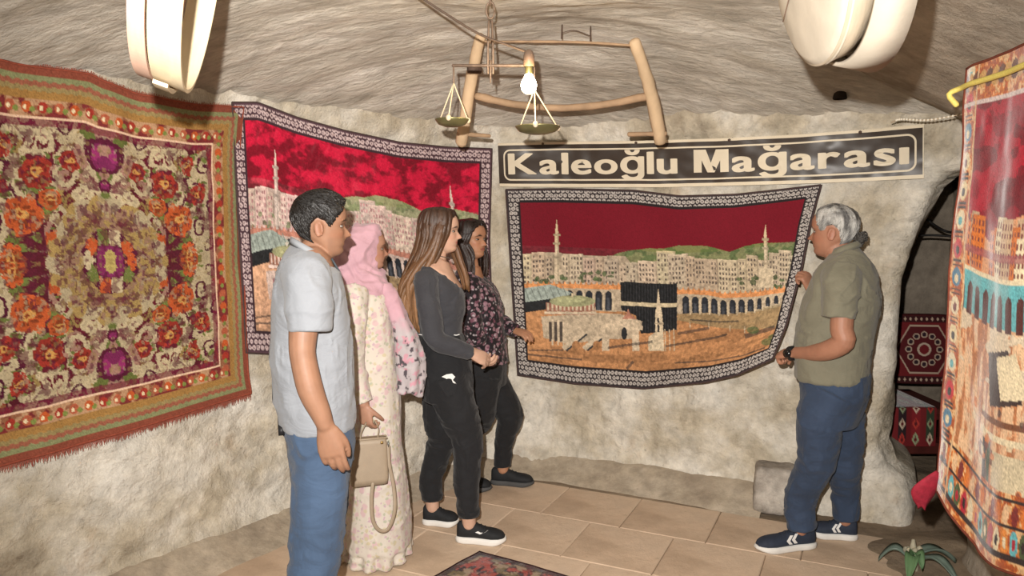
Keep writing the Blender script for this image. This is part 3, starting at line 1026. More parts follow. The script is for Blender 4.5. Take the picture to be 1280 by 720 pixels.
# ------------------------------------------------------------------ bright hanging beside the camera
def paint_orange(w, h, seed=8):
    p = Paint(w, h, hexc('c98a55'), seed)
    r = p.r
    cr, tq, cream, org, dk, pink = [hexc(x) for x in ('8e0d22', '66b3b8', 'e8d6b0', 'd9772f', '33231f', 'd98c84')]
    p.A = 1.5
    U, V = p.U, p.V
    # ground
    n = fbm(U * 110, V * 14, 3, 4, .6)
    p.put(V > .28, hexc('d99a6c')); p.put((V > .5) & (n > 0), hexc('e8c39a'), .8); p.put((V > .5) & (n < -.3), hexc('a9673a'), .8)
    p.put((V > .5) & (V < .66) & (fbm(U * 30, V * 30, 6, 3) > .0), hexc('ddd0b4'), .8)
    # sky of red velvet
    edge = .30 + .05 * np.sin(U * 9) + .04 * vnoise(U * 14, 0, 1)
    p.put(V < edge, cr)
    p.put((V < edge) & (fbm(U * 18, V * 22, 2, 4) > .1), cr * 1.7, .7); p.put((V < edge) & (fbm(U * 12, V * 14, 5, 3) < -.25), cr * .4, .7)
    # houses
    for i in range(50):
        x = r.uniform(.05, .95); y0 = r.uniform(.32, .38); ww = r.uniform(.012, .035)
        c = (cream, pink, org, hexc('cfae8a'))[i % 4] * r.uniform(.8, 1.1)
        p.rect(x, y0, x + ww, .46, c)
        for yy in np.arange(y0 + .01, .44, .018):
            for xx in np.arange(x + .002, x + ww - .005, .008):
                p.rect(xx, yy, xx + .004, yy + .010, hexc('7b3b33'))
    p.rect(0, .40, 1, .415, hexc('9c4a50'), .8)
    # turquoise arcade
    p.rect(0, .455, 1, .475, tq); p.rect(0, .475, 1, .545, tq * .9)
    for x in np.arange(.02, 1, .027):
        p.rect(x - .0085, .495, x + .0085, .55, hexc('54261f')); p.ell(x, .497, .0085, .018, hexc('54261f'))
    p.rect(0, .448, 1, .455, cream)
    # cube and people in the court
    p.poly([(.15, .60), (.21, .58), (.25, .68), (.17, .70)], dk * 1.5); p.poly([(.18, .60), (.23, .585), (.26, .67), (.20, .68)], cream)
    for yy in (.72, .75, .78, .80):
        p.rect(.14, yy, .40, yy + .012, (hexc('7a4a2c'), cream)[int(yy * 100) % 2])
    p.rect(.155, .77, .168, .88, dk); p.rect(.17, .77, .18, .88, hexc('3c4f33')); p.rect(.19, .78, .3, .86, cream * .85)
    for i in range(160):
        x, y = r.uniform(.1, .95), r.uniform(.7, .93)
        p.ell(x, y, r.uniform(.003, .009), r.uniform(.004, .012), (cream, dk * 2, org, hexc('7b3b33'))[i % 4], .8)
    # border of orange cartouches
    B = .105; Bu = B / p.A * .75
    m = (U < Bu) | (U > 1 - Bu) | (V < .085) | (V > 1 - .15)
    p.put(m, hexc('d07a35'))
    n2 = fbm(U * 90 * p.A, V * 90, 4, 3)
    p.put(m & (n2 > .15), hexc('a3451f'), .8); p.put(m & (n2 < -.3), hexc('eac28d'), .8)
    for k in range(15):
        y = .02 + k * .066
        for x in (Bu / 2, 1 - Bu / 2):
            p.ell(x, y, Bu * .30, .022, (cream, hexc('c8202c'), hexc('4f7f9b'), cream, hexc('e9d3a0'))[k % 5])
            p.rect(x - Bu * .3, y + .026, x + Bu * .3, y + .031, dk); p.rect(x - Bu * .3, y + .036, x + Bu * .3, y + .040, dk)
            p.ell(x, y + .004, Bu * .14, .010, (tq, dk, cream, hexc('7b3b33'), dk)[k % 5])
    for k in range(52):
        x = (k + .5) / 52
        p.ell(x, .945, .0085, .026, (hexc('b52737'), cream, hexc('e08a3c'), tq, hexc('4d5a37'))[k % 5]); p.ell(x, .945, .004, .012, (cream, hexc('b52737'), dk)[k % 3])
        p.ell(x, .89, .007, .020, (hexc('e3b98d'), hexc('7d2a25'), hexc('d9772f'))[k % 3])
        p.ell(x, .04, .012, .02, (hexc('6b3a20'), hexc('cfa05c'))[k % 2])
    p.put((np.abs(V - .862) < .004) | (np.abs(V - .912) < .004) | (np.abs(V - .972) < .006), dk)
    p.put((np.abs(V - .088) < .005), hexc('d9c6c0'))
    p.put((np.abs(U - Bu) < .002) | (np.abs(U - 1 + Bu) < .002), hexc('d9b58a'))
    p.c *= .78 * np.clip(r.normal(1, .16, U.shape)[..., None], .6, 1.4)
    return p
w4, h4 = 460, 320
U, V = np.meshgrid(np.linspace(0, 1, w4), np.linspace(0, 1, h4))
# it hangs along the right wall from the far end towards the camera; plan line and hanging edges in metres
pl4 = np.array([(1.385, 2.36), (1.32, 1.98), (1.25, 1.5), (1.20, 1.0), (1.20, .55)])
pc4, _ = spline(pl4, np.zeros(5), 20)
d4 = np.concatenate([[0], np.cumsum(np.linalg.norm(np.diff(pc4, axis=0), axis=1))])
s4 = U * d4[-1]
x4, y4 = np.interp(s4, d4, pc4[:, 0]), np.interp(s4, d4, pc4[:, 1])
ztop = 2.045 - .02 * np.sin(U * 3) + .05 * U
zbot = .74 - .05 * sstep(.0, .12, U) + .015 * np.sin(U * 25)
Z4 = ztop * (1 - V) + zbot * V
fold = .010 * np.sin(U * 34 + 1.2 * np.sin(V * 3)) * (.35 + .65 * V) + .010 * fbm(U * 12, V * 5, 2.2, 3) + .055 * V * sstep(.5, 0, U)
P4 = np.stack([x4 - fold * .97, y4 - fold * .2 - .035 * V * (1 - U), Z4], -1)
hang4 = hanging('tapestry', paint_orange(w4, h4), P4, M_velvet, 'bright orange bordered tapestry with red velvet top hanging from a yellow rope', 'mosque tapestries', hexc('6b3424'))
# dark selvedge
# yellow rope that carries it
k = MB()
rp = [P4[14, i] + np.array([-.012, 0, .0]) for i in range(0, w4, 18)]
rp = [rp[0] + np.array([-.005, .012, -.05]), rp[0] + np.array([-.02, .03, -.015])] + rp
k.tube(rp, .0085, 8, sub=3)
yr = k.build('rope', mat('yellow_rope', hexc('d9c76a'), .5, .12, 200, .5, 500))
tag(yr, 'glossy yellow rope running along the top of the orange bordered tapestry', 'rope')
# red ribbon tassel at its lower corner
c = P4[-1, 0]
b = MB()
R = []
for t in np.linspace(0, 1, 14):
    q = c + np.array([-.03 * t - .02 * math.sin(3 * t), .02 * t, .06 - .12 * t])
    ww = .012 + .028 * math.sin(math.pi * min(t * 1.1, 1))
    th = np.linspace(0, 2 * np.pi, 10, endpoint=False)
    R.append(np.stack([q[0] + ww * np.cos(th), q[1] + .012 * np.sin(th), q[2] + .01 * np.sin(2 * th)], 1))
b.rings(R)
tag(b.build('ribbon', mat('red_ribbon', hexc('861c2c'), .8, .2, 60, .3, 200)), 'crimson ribbon tuft at the lower corner of the orange bordered tapestry', 'ribbon')

# ------------------------------------------------------------------ banner
sg = coons([(622, 179), (700, 177), (800, 176), (900, 173), (1000, 168), (1080, 162), (1155, 155)],
           [(624, 233), (720, 234), (820, 234), (920, 232), (1020, 229), (1090, 226), (1155, 223)],
           [(622, 179), (624, 233)], [(1155, 155), (1155, 223)], 200, 24)
U, V = np.meshgrid(np.linspace(0, 1, 200), np.linspace(0, 1, 24))
off = .05 + .012 * np.sin(U * 17 + 3 * V) * V + .008 * fbm(U * 22, V * 3, .3, 2)
PS = on_wall(sg[..., 0], sg[..., 1], off)
WID = float(np.linalg.norm(np.diff(PS[12], axis=0), axis=1).sum()); HEI = float(np.linalg.norm(PS[-1, 100] - PS[0, 100]))
print('banner', WID, HEI)
_u = np.concatenate([[0], np.cumsum(np.linalg.norm(np.diff(PS[12], axis=0), axis=1))]); _u /= _u[-1]
GS = np.stack([np.stack([np.interp(np.linspace(0, 1, 400), _u, PS[i, :, k]) for k in range(3)], 1) for i in range(24)])
dU = np.gradient(GS, axis=1); dV = np.gradient(GS, axis=0)
NS = np.cross(dU, dV); NS /= np.linalg.norm(NS, axis=-1)[..., None]
if NS[12, 200][1] > 0: NS = -NS
def on_banner(u, v, lift):
    """u,v arrays in 0..1 -> point lifted from the vinyl"""
    a = np.clip(u, 0, 1) * 399; b = np.clip(v, 0, 1) * 23
    i, j = np.minimum(a.astype(int), 398), np.minimum(b.astype(int), 22)
    fa, fb = (a - i)[:, None], (b - j)[:, None]
    def bl(G): return (G[j, i] * (1 - fa) + G[j, i + 1] * fa) * (1 - fb) + (G[j + 1, i] * (1 - fa) + G[j + 1, i + 1] * fa) * fb
    return bl(GS) + bl(NS) * lift
rootS = empty('banner', tuple(GS[-1, 200]))
r0 = np.array(rootS.location)
front = GS + NS * .004
k = NT('vinyl')
k.b.inputs['Base Color'].default_value = c4(hexc('3b322b')); k.b.inputs['Roughness'].default_value = .42; k.b.inputs['Specular IOR Level'].default_value = .5
nz = k.n('ShaderNodeTexNoise'); nz.inputs['Scale'].default_value = 5; tcx = k.n('ShaderNodeTexCoord'); k.l(tcx.outputs['Object'], nz.inputs['Vector'])
bp = k.n('ShaderNodeBump'); bp.inputs['Strength'].default_value = .05; bp.inputs['Distance'].default_value = .05; k.l(nz.outputs['Fac'], bp.inputs['Height']); k.l(bp.outputs[0], k.b.inputs['Normal'])
M_vinyl = k.m
M_cream = mat('cream_print', hexc('d8cbb2'), .5, .05, 8, .0)
link('sheet', grid_mesh(front[:, ::2] - r0), M_vinyl, rootS)
link('back_sheet', grid_mesh((GS - NS * .004)[:, ::-2] - r0), M_cream, rootS)
def strip(name, uv0, uv1, lift=.0055):
    """band between two (u,v) polylines"""
    a = on_banner(np.array([q[0] for q in uv0]), np.array([q[1] for q in uv0]), lift) - r0
    b = on_banner(np.array([q[0] for q in uv1]), np.array([q[1] for q in uv1]), lift) - r0
    n = len(a)
    return obj(name, np.vstack([a, b]), [(i, i + 1, i + 1 + n, i + n) for i in range(n - 1)], M_cream, rootS)
us = np.linspace(0, 1, 120)
strip('edge_band', [(u, 0.0) for u in us], [(u, .055) for u in us], .0055)
strip('edge_band', [(u, .93) for u in us], [(u, 1.0) for u in us], .0055)
def rrect(x0, y0, x1, y1, r):
    a = HEI / WID
    pts = []
    for cx, cy, a0 in ((x1 - r * a, y0 + r, -90), (x1 - r * a, y1 - r, 0), (x0 + r * a, y1 - r, 90), (x0 + r * a, y0 + r, 180)):
        for t in np.linspace(a0, a0 + 90, 7):
            pts.append((cx + r * a * math.cos(math.radians(t)), cy + r * math.sin(math.radians(t))))
    out = []
    pts.append(pts[0])
    for i in range(len(pts) - 1):
        n = max(1, int(abs(pts[i + 1][0] - pts[i][0]) * 90))
        for j in range(n):
            t = j / n
            out.append((pts[i][0] * (1 - t) + pts[i + 1][0] * t, pts[i][1] * (1 - t) + pts[i + 1][1] * t))
    out.append(pts[0])
    return out
A_ = HEI / WID
strip('border_line', rrect(.014, .15, .986, .86, .16), rrect(.014 + .035 * A_, .185, .986 - .035 * A_, .825, .13))
# lettering, one mesh for each letter
def letter_mesh(ch):
    if ch == 'M':
        Q = ([(0, 0), (.21, 0), (.21, .73), (0, .73)], [(.69, 0), (.90, 0), (.90, .73), (.69, .73)],
             [(.36, 0), (.54, 0), (.32, .73), (.08, .73)], [(.36, 0), (.54, 0), (.82, .73), (.58, .73)])
        b = bmesh.new()
        for q_ in Q:
            b.faces.new([b.verts.new((x, y, 0)) for x, y in q_])
        me = bpy.data.meshes.new('M'); b.to_mesh(me); b.free()
        return me, .92
    c = bpy.data.curves.new('txt', 'FONT'); c.body = ch; c.offset = .006; c.resolution_u = 6
    o = bpy.data.objects.new('txt', c); COL.objects.link(o)
    dg = bpy.context.evaluated_depsgraph_get()
    me = bpy.data.meshes.new_from_object(o.evaluated_get(dg))
    bpy.data.objects.remove(o, do_unlink=True)
    v = verts(me)
    return me, float(v[:, 0].max())
u = .030; adv = []
text = 'Kaleoğlu Mağarası'
SX = .158 * HEI / .27; cur = 0.0
items = []
for ch in text:
    if ch == ' ':
        cur += .36; continue
    me, _w = letter_mesh(ch)
    if ch != 'M':                       # heavy face: the glyph is laid down several times, slightly shifted
        bm_ = bmesh.new()
        for q_, (ox, oy) in enumerate(((-.024, 0), (.024, 0), (0, .014), (0, -.014), (-.02, .010), (.02, .010), (-.02, -.010), (.02, -.010))):
            n0 = len(bm_.verts); bm_.from_mesh(me); bm_.verts.ensure_lookup_table()
            for vv_ in bm_.verts[n0:]:
                vv_.co.x += ox; vv_.co.y += oy
        bm_.to_mesh(me); bm_.free()
    v = verts(me); mn, mxx = v[:, 0].min(), v[:, 0].max()
    v[:, 0] -= mn
    sxx = 1.28 if ch not in 'lıM' else (1.35 if ch != 'M' else 1.0)
    v[:, 0] *= sxx
    items.append((ch, me, v, cur)); cur += (mxx - mn) * sxx + .075
tot = cur - .075
for ch, me, v, x0 in items:
    uu = .026 + (x0 + v[:, 0]) / tot * .946
    vv = .705 - v[:, 1] * .66
    P = on_banner(uu, vv, .0062)
    setverts(me, P - r0)
    link('letter', me, M_cream, rootS, smooth=False)
tag(rootS, 'long brown vinyl banner with cream lettering Kaleoğlu Mağarası above the tapestry', 'banner')
M_iron = mat('rusty_iron', hexc('5b4a40'), .7, .3, 40, .4, 120, metal=.4)
for uu in (.12, .37, .60, .88):
    P = on_banner(np.array([uu]), np.array([.03]), .0)[0]; N = NS[0, int(uu * 399)]
    kk = MB(); kk.tube([P - N * .05, P + N * .022], .004, 6); kk.tube([P + N * .02, P + N * .025], .008, 8, round_end=False)
    tag(kk.build('nail', M_iron), 'dark nail head pinning the banner top edge', 'nail', 'nails along the banner')

# ------------------------------------------------------------------ sieves hanging near the camera
M_beech = mat('pale_beech', hexc('d2bf9e'), .55, .08, 14, .12, 50, stretch=(1, 1, 5))
M_beech2 = mat('pinkish_beech', hexc('c9a590'), .6, .1, 14, .12, 50, stretch=(1, 1, 5))
def ring_band(R0, R1, z0, z1, th=.006, n=160, a0=0, a1=2 * math.pi):
    full = abs(a1 - a0 - 2 * math.pi) < 1e-6
    an = np.linspace(a0, a1, n, endpoint=not full)
    prof = [(R0, z0), (R1, z1), (R1 - th, z1), (R0 - th, z0)]
    v = [(r * math.cos(a), r * math.sin(a), z) for a in an for r, z in prof]
    f = []
    m = len(an)
    for i in range(m if full else m - 1):
        for j in range(4):
            a, b = i * 4 + j, i * 4 + (j + 1) % 4
            c, d = ((i + 1) % m) * 4 + (j + 1) % 4, ((i + 1) % m) * 4 + j
            f.append((a, b, c, d))
    if not full:
        f += [(3, 2, 1, 0), tuple((m - 1) * 4 + j for j in range(4))]
    return v, f
def place(o, c, axis, spin=0.0):
    M = rot_to(axis) @ Matrix.Rotation(spin, 3, 'Z')
    o.matrix_world = Matrix.Translation(Vector(c)) @ M.to_4x4()
c = at(232, -62, 1.70)
sv = empty('sieve', c)
v, f = ring_band(.205, .213, -.012, .034); obj('hoop', v, f, M_beech, sv, smooth=False)
v, f = ring_band(.216, .219, -.010, .012, .006, 90, -2.2, 1.05); obj('outer_strip', v, f, M_beech, sv, smooth=False)
v, f = ring_band(.203, .206, -.038, -.015, .006); obj('retaining_ring', v, f, M_beech2, sv, smooth=False)
v, f = ring_band(.196, .2, -.032, -.022, .012); obj('inner_ring', v, f, M_beech2, sv, smooth=False)
mesh_net = MB()
for i in range(-13, 14):
    x = i * .0145
    L = math.sqrt(max(.19 ** 2 - x * x, 0.0004))
    mesh_net.tube([(x, -L, -.02), (x, L, -.02)], .0012, 4, round_end=False); mesh_net.tube([(-L, x, -.02), (L, x, -.02)], .0012, 4, round_end=False)
mesh_net.build('netting', mat('hide_strip', hexc('b09a78'), .8, .15, 20, 0), sv)
for an in (-1.0, -.92, -.84):
    q = MB(); q.ell((.2235 * math.cos(an), .2235 * math.sin(an), .0), (.004, .004, .004)); q.build('nail', M_iron, sv)
place(sv, c, (.95, .30, -.20), 0.5); sv.scale = (1.39,) * 3
tag(sv, 'pale beech hoop sieve hung edge on above the flowered rug', 'sieve', 'wooden sieves')
def hanger(c, top, label):
    kk = MB(); kk.tube([c, c * .5 + top * .5 + np.array([.004, 0, 0]), top], .003, 6)
    tag(kk.build('hanging_wire', M_iron), label, 'wire')
hanger(np.array(c) + np.array([.02, .0, .28]), np.array([c[0] + .05, c[1], 2.50]), 'iron wire carrying the edge on beech sieve from the ceiling')

c = at(1007, -56, 1.74)
sv2 = empty('sieve', c)
M_stonew = mat('chalky_wood', hexc('b5aa99'), .75, .12, 9, .3, 30)
M_stonew2 = mat('weathered_beech', hexc('a89a85'), .7, .2, 10, .35, 26, stretch=(1, 1, 4))
n = 64
an = np.linspace(0, 2 * np.pi, n, endpoint=False)
prof = [(0.0005, .012), (.06, .011), (.12, .008), (.165, .003), (.176, -.002), (.180, -.012)]
mb = MB(); mb.lathe(prof, n); mb.build('face_board', M_stonew, sv2)
v, f = ring_band(.170, .180, -.050, -.004, .006); obj('drum_hoop', v, f, M_stonew2, sv2)
v, f = ring_band(.206, .186, -.092, -.040, .007); obj('flared_hoop', v, f, M_stonew, sv2)
v, f = ring_band(.1, .2, -.094, -.088, .004); obj('back_ring', v, f, M_stonew2, sv2)
for pts_, r_ in (([(.06, .05), (.075, .075), (.10, .085)], .0035), ([(-.15, -.03), (-.05, -.02), (.05, -.025), (.15, -.02)], .0012)):
    q = MB(); q.tube([(x_, y_, .0125 - .004 * (math.hypot(x_, y_) / .15) ** 2) for x_, y_ in pts_], r_, 6, sub=4); q.build('crack', mat('crack_dark', hexc('6b5648'), .9, .1, 20, 0), sv2)
place(sv2, c, (-.975, .06, -.17), 0.3); sv2.scale = (1.34,) * 3
tag(sv2, 'chalky round wooden sieve with closed face and flared hoop under the ceiling', 'sieve', 'wooden sieves')
hanger(np.array(c) + np.array([.04, .03, .25]), np.array([c[0] + .05, c[1] + .03, 2.50]), 'iron wire carrying the chalky closed sieve from the ceiling')

# ------------------------------------------------------------------ old yoke fixed under the ceiling
M_yoke = mat('weathered_poplar', hexc('c4a988'), .8, .22, 9, .5, 24, stretch=(1, 1, .25))
M_yoke2 = mat('old_branch', hexc('a08468'), .85, .25, 12, .5, 30)
yl0, yl1 = at(600, 46, 3.62), at(577, 178, 3.92)
yr0, yr1 = at(793, 52, 3.56), at(826, 176, 3.86)
yk = empty('yoke', tuple((yl1 + yr1) / 2))
o0 = np.array(yk.location)
def stick(name, pts, rad, m, parent, flat=1.0, n=10, sub=6, rough=.12):
    b = MB(); b.tube(np.array(pts) - o0, rad, n, flat, sub=sub)
    me = b.mesh(name)
    v = verts(me); nn = norms(me)
    setverts(me, v + nn * (np.mean(rad) * rough * fbm(v[:, 0] * 30, v[:, 1] * 30, v[:, 2] * 18, 2))[:, None])
    return link(name, me, m, parent)
stick('post', [yl0, yl0 * .6 + yl1 * .4 + np.array([-.006, 0, 0]), yl1], [.026, .029, .030], M_yoke, yk)
stick('post', [yr0, yr0 * .55 + yr1 * .45 + np.array([.014, 0, 0]), yr1], [.026, .030, .032], M_yoke, yk)
stick('beam', [at(596, 120, 3.78), at(640, 130, 3.80), at(700, 135, 3.82), at(760, 130, 3.78), at(814, 119, 3.72)], [.02, .018, .017, .018, .02], M_yoke2, yk)
stick('cross_rope', [at(600, 52, 3.62), at(670, 52, 3.62), at(730, 53, 3.6), at(793, 57, 3.56)], [.006] * 4, M_yoke2, yk, rough=.3)
stick('peg', [at(573, 167, 3.88), at(612, 170, 3.93)], [.013, .010], M_yoke2, yk)
stick('peg', [at(832, 167, 3.83), at(786, 168, 3.86)], [.013, .011], M_yoke2, yk)
b = MB(); b.tube(np.array([at(585, 86, 3.66), at(601, 87, 3.68)]) - o0, .02, 8, round_end=False); b.build('binding', M_iron, yk)
tag(yk, 'old wooden yoke of two posts and a bent beam under the ceiling', 'yoke')
for (x, y) in ((702, 40), (738, 43)):
    a = at(x, y, 3.6); kk = MB(); kk.tube([a + np.array([0, 0, -.03]), a + np.array([0.004, .03, .05])], .0035, 6)
    tag(kk.build('nail', M_iron), 'bent iron nail in the ceiling rock above the yoke rope', 'nail', 'ceiling nails')
kk = MB(); kk.tube([at(702, 41, 3.6), at(718, 38, 3.6), at(738, 45, 3.6)], .0018, 5, sub=4)
tag(kk.build('wire', M_iron), 'short wire looped between two ceiling nails', 'wire')

# ------------------------------------------------------------------ balance scale
YB = 3.02
bs = empty('balance_scale', at(613, 165, YB))
o0 = np.array(bs.location)
M_brass = mat('tarnished_brass', hexc('84805a'), .38, .15, 20, .1, 60, metal=.75, spec=.5)
M_iron2 = mat('dull_iron', hexc('7c6a5c'), .55, .25, 40, .3, 120, metal=.5)
M_cord = mat('pale_cord', hexc('c9b69a'), .9, .15, 80, .3, 200)
b = MB(); b.tube(np.array([at(566, 82, YB + .02), at(613, 82, YB), at(668, 82, YB - .04)]) - o0, .0065, 8); b.build('beam', M_iron2, bs)
for dx in (-3.2, 3.2):
    b = MB(); b.tube(np.array([at(613 + dx * .6, 26, YB), at(613 + dx, 60, YB), at(613 + dx, 92, YB)]) - o0, .0045, 6); b.build('fork', M_iron2, bs)
b = MB(); b.tube(np.array([at(613, 76, YB), at(613, 104, YB)]) - o0, [.007, .002], 6); b.build('pointer', M_iron2, bs)
def link_ring(cx, cy, rx, ry, r=.0035, tw=0):
    cc = at(cx, cy, YB) - o0
    t = np.linspace(0, 2 * np.pi, 20)
    q = np.stack([rx * np.cos(t) * math.cos(tw), rx * np.cos(t) * math.sin(tw), ry * np.sin(t)], 1) + cc
    b = MB(); b.tube(q, r, 6, round_end=False); return b.build('chain_link', M_iron2, bs)
link_ring(613, 13, .016, .031)
top_y = 13
for i in range(1, 7):
    top_y -= 15.5
    link_ring(613, top_y, .014, .028, .0032, (i % 2) * 1.4)
def pan(px, py, R, hook_px, hook_py, Yp):
    c = at(px, py, Yp) - o0
    prof = [(.0005, -.024), (R * .45, -.0225), (R * .8, -.014), (R * .98, .002), (R, .006), (R * .97, .007), (R * .93, .002), (R * .75, -.010), (R * .4, -.018), (.0005, -.0195)]
    b = MB(); b.lathe(prof, 36, Matrix.Translation(Vector(c))); b.build('pan', M_brass, bs)
    h = at(hook_px, hook_py, Yp) - o0
    e = at(hook_px, 84, Yp) - o0
    b = MB(); b.tube([e, h], .0035, 6); b.build('hook', M_iron2, bs)
    for k in range(3):
        a = .4 + k * 2.094
        q = c + np.array([R * math.cos(a), R * math.sin(a), .004])
        b = MB(); b.tube([h, q], .0028, 6); b.ell(q, (.010, .010, .012)); b.build('cord', M_cord, bs)
pan(565, 151, .067, 567, 104, YB + .02)
pan(672, 160, .087, 668, 112, YB - .05)
tag(bs, 'iron balance scale with two tarnished brass pans hanging from a chain', 'scale')

# ------------------------------------------------------------------ lit bulb on its flex
lb = empty('light_bulb', at(661, 116, 2.9))
o0 = np.array(lb.location)
k = NT('hot_glass'); k.b.inputs['Base Color'].default_value = (1, .9, .7, 1); k.b.inputs['Emission Color'].default_value = (1, .82, .52, 1); k.b.inputs['Emission Strength'].default_value = 40.0
bc = at(661, 106, 2.9) - o0
b = MB(); b.lathe([(.0005, -.034), (.014, -.032), (.026, -.02), (.030, -.004), (.027, .012), (.018, .028), (.013, .04)], 24, Matrix.Translation(Vector(bc))); b.build('glass', k.m, lb)
b = MB(); b.lathe([(.0135, .036), (.0145, .04), (.0145, .07), (.012, .075)], 20, Matrix.Translation(Vector(bc))); b.build('screw_cap', M_brass, lb)
b = MB(); b.lathe([(.018, .066), (.021, .07), (.021, .105), (.015, .122), (.006, .128), (.0005, .128)], 20, Matrix.Translation(Vector(bc))); b.build('socket', mat('bakelite', hexc('6d5a4c'), .45, .1, 20, 0), lb)
tag(lb, 'glowing clear light bulb hanging beside the right scale pan', 'light bulb')
bl = add_light('bulb_light', 'POINT', tuple(at(661, 106, 2.9) + np.array([0, -.045, 0])), 5.0, (1, .72, .40), .03)
M_flex = mat('brown_flex', hexc('4f4035'), .6, .1, 30, 0)
kk = MB(); kk.tube([at(516, -10, 2.75), at(560, 19, 2.8), at(600, 43, 2.85), at(640, 58, 2.88), at(661, 66, 2.9)], .0045, 6, sub=5)
tag(kk.build('flex', M_flex), 'thin brown flex sloping along the ceiling to the light bulb', 'cable')
# beaded light cord at the end of the banner
root = empty('beaded_cord', at(1155, 150, 3.45))
o0 = np.array(root.location)
M_bead = mat('ivory_bead', hexc('e9e1cf'), .35, .05, 20, 0, spec=.5)
ends = [at(1114, 153, 3.62), at(1127, 149, 3.55), at(1160, 150, 3.46), at(1202, 143, 3.36)]
q, _ = spline(np.array(ends), np.zeros(4), 8)
b = MB(); b.tube(q - o0, .0028, 5); b.build('string', M_cord, root)
me = None
for i in range(5, len(q)):
    bo = MB(); bo.ell((0, 0, 0), (.0056, .0056, .0056), None, 8, 6)
    if me is None:
        me = bo.mesh('bead'); me.materials.append(M_bead); me.shade_smooth()
    o = bpy.data.objects.new('bead', me); COL.objects.link(o); o.location = q[i] - o0; o.parent = root
tag(root, 'string of small ivory beads running from the banner end to the rock', 'cord')

# hole bored in the ceiling: a short tube, the shade inside painted dark
hc = at(1050, 120, 3.1)
d = ceil_hit(1050, 120)
b = MB(); b.lathe([(.030, -.004), (.034, .0), (.030, .02), (.028, .10), (.0005, .10)], 20, Matrix.Translation(Vector(d + np.array([0, 0, -.012]))))
tag(b.build('ceiling_hole', mat('hole_shade', hexc('2c2521'), .9, .2, 20, .2)), 'dark hole in the ceiling rock, its shade painted on, below the chalky sieve', 'hole')

# ------------------------------------------------------------------ next chamber: bench, cushions, cables
M_bwood = mat('dark_red_wood', hexc('4a1f1a'), .5, .2, 12, .2, 30, stretch=(1, 1, .3))
def kilim_paint(w, h, kind, seed):
    p = Paint(w, h, hexc('6d1a1e'), seed)
    if kind == 'medallion':
        d = np.minimum(np.minimum(p.U, 1 - p.U) * p.A, np.minimum(p.V, 1 - p.V))
        p.put(d < .10, hexc('3a1214')); 
        for k in range(14):
            for (x, y) in ((k / 13, .05), (k / 13, .95), (.05, k / 13), (.95, k / 13)):
                p.poly([(x - .02, y), (x, y - .03), (x + .02, y), (x, y + .03)], hexc('b9a08a'))
        x, y = np.abs(p.U - .5) * p.A, np.abs(p.V - .5)
        hx = np.maximum(y, .5 * y + .87 * x)
        p.put(hx < .36, hexc('b29a86')); p.put(hx < .34, hexc('551519'))
        for k in range(12):
            a = k * math.pi / 6
            p.ell(.5 + .22 * math.cos(a) / p.A, .5 + .22 * math.sin(a), .05 / p.A, .05, hexc('b29a86')); p.ell(.5 + .22 * math.cos(a) / p.A, .5 + .22 * math.sin(a), .032 / p.A, .032, hexc('2c1a22'))
        p.ell(.5, .5, .10 / p.A, .10, hexc('b8a390')); p.ell(.5, .5, .07 / p.A, .07, hexc('6d1a1e'))
    else:
        for k in range(6):
            x = (k + .5) / 6
            p.rect(x - .055, .06, x + .055, .94, (hexc('2b1c1f'), hexc('7c1d22'), hexc('35402f'))[k % 3])
            for j in range(5):
                y = .12 + j * .18
                p.poly([(x - .045, y + .07), (x, y), (x + .045, y + .07), (x, y + .14)], (hexc('c8b49c'), hexc('b03a30'), hexc('8f9a77'))[(k + j) % 3])
                p.poly([(x - .02, y + .07), (x, y + .03), (x + .02, y + .07), (x, y + .11)], hexc('5a161b'))
    return p
bx0, by0 = 2.62, 4.75
bench = empty('bench', (bx0, by0, 0))
def bb(name, c, s, m=M_bwood):
    q = MB(); q.box(c, s); o = q.build(name, m, bench, smooth=False)
    bv = o.modifiers.new('b', 'BEVEL'); bv.width = .006; bv.segments = 2
    return o
for x in (-.62, .02):
    for y in (-.22, .25):
        bb('leg', (x, y, .22), (.06, .06, .44))
bb('rail', (-.30, -.22, .19), (.62, .035, .07)); bb('rail', (-.30, .25, .19), (.62, .035, .07)); bb('rail', (.02, .015, .19), (.035, .44, .07))
bb('seat_board', (-.30, .015, .42), (.72, .54, .04)); bb('seat_rail', (-.3, -.235, .40), (.66, .03, .06))
U, V = np.meshgrid(np.linspace(0, 1, 90), np.linspace(0, 1, 60))
def sheet(name, P, painter, parent, m=M_velvet):
    me = grid_mesh(P); setcol(me, painter.c.reshape(-1, 3)); return link(name, me, m, parent)
prof_y = np.interp(V, [0, .5, .56, 1], [.25, -.25, -.262, -.27]); prof_z = np.interp(V, [0, .5, .56, 1], [.452, .452, .445, .215])
sheet('kilim_cover', np.stack([-.56 + U * .50, prof_y + .004 * np.sin(U * 20), prof_z], -1), kilim_paint(90, 60, 'stripe', 3), bench)
tag(bench, 'dark red wooden bench under a striped kilim in the far chamber', 'bench')
cs = empty('cushion', (2.78, 5.1, .46))
R = []
th = np.linspace(0, 2 * np.pi, 40, endpoint=False)
for t in np.linspace(-1, 1, 9):
    k2 = (1 - abs(t) ** 3) ** .5 * .97 + .03
    sq = lambda a: np.sign(a) * np.abs(a) ** .35
    R.append(np.stack([.24 * sq(np.cos(th)) * (.9 + .1 * k2), np.full(40, .06 * t), .24 + .24 * sq(np.sin(th)) * (.9 + .1 * k2)], 1))
b = MB(); b.rings(R); b.build('cover', mat('wine_cloth', hexc('4d1517'), .9, .2, 30, .3), cs)
U, V = np.meshgrid(np.linspace(0, 1, 110), np.linspace(0, 1, 110))
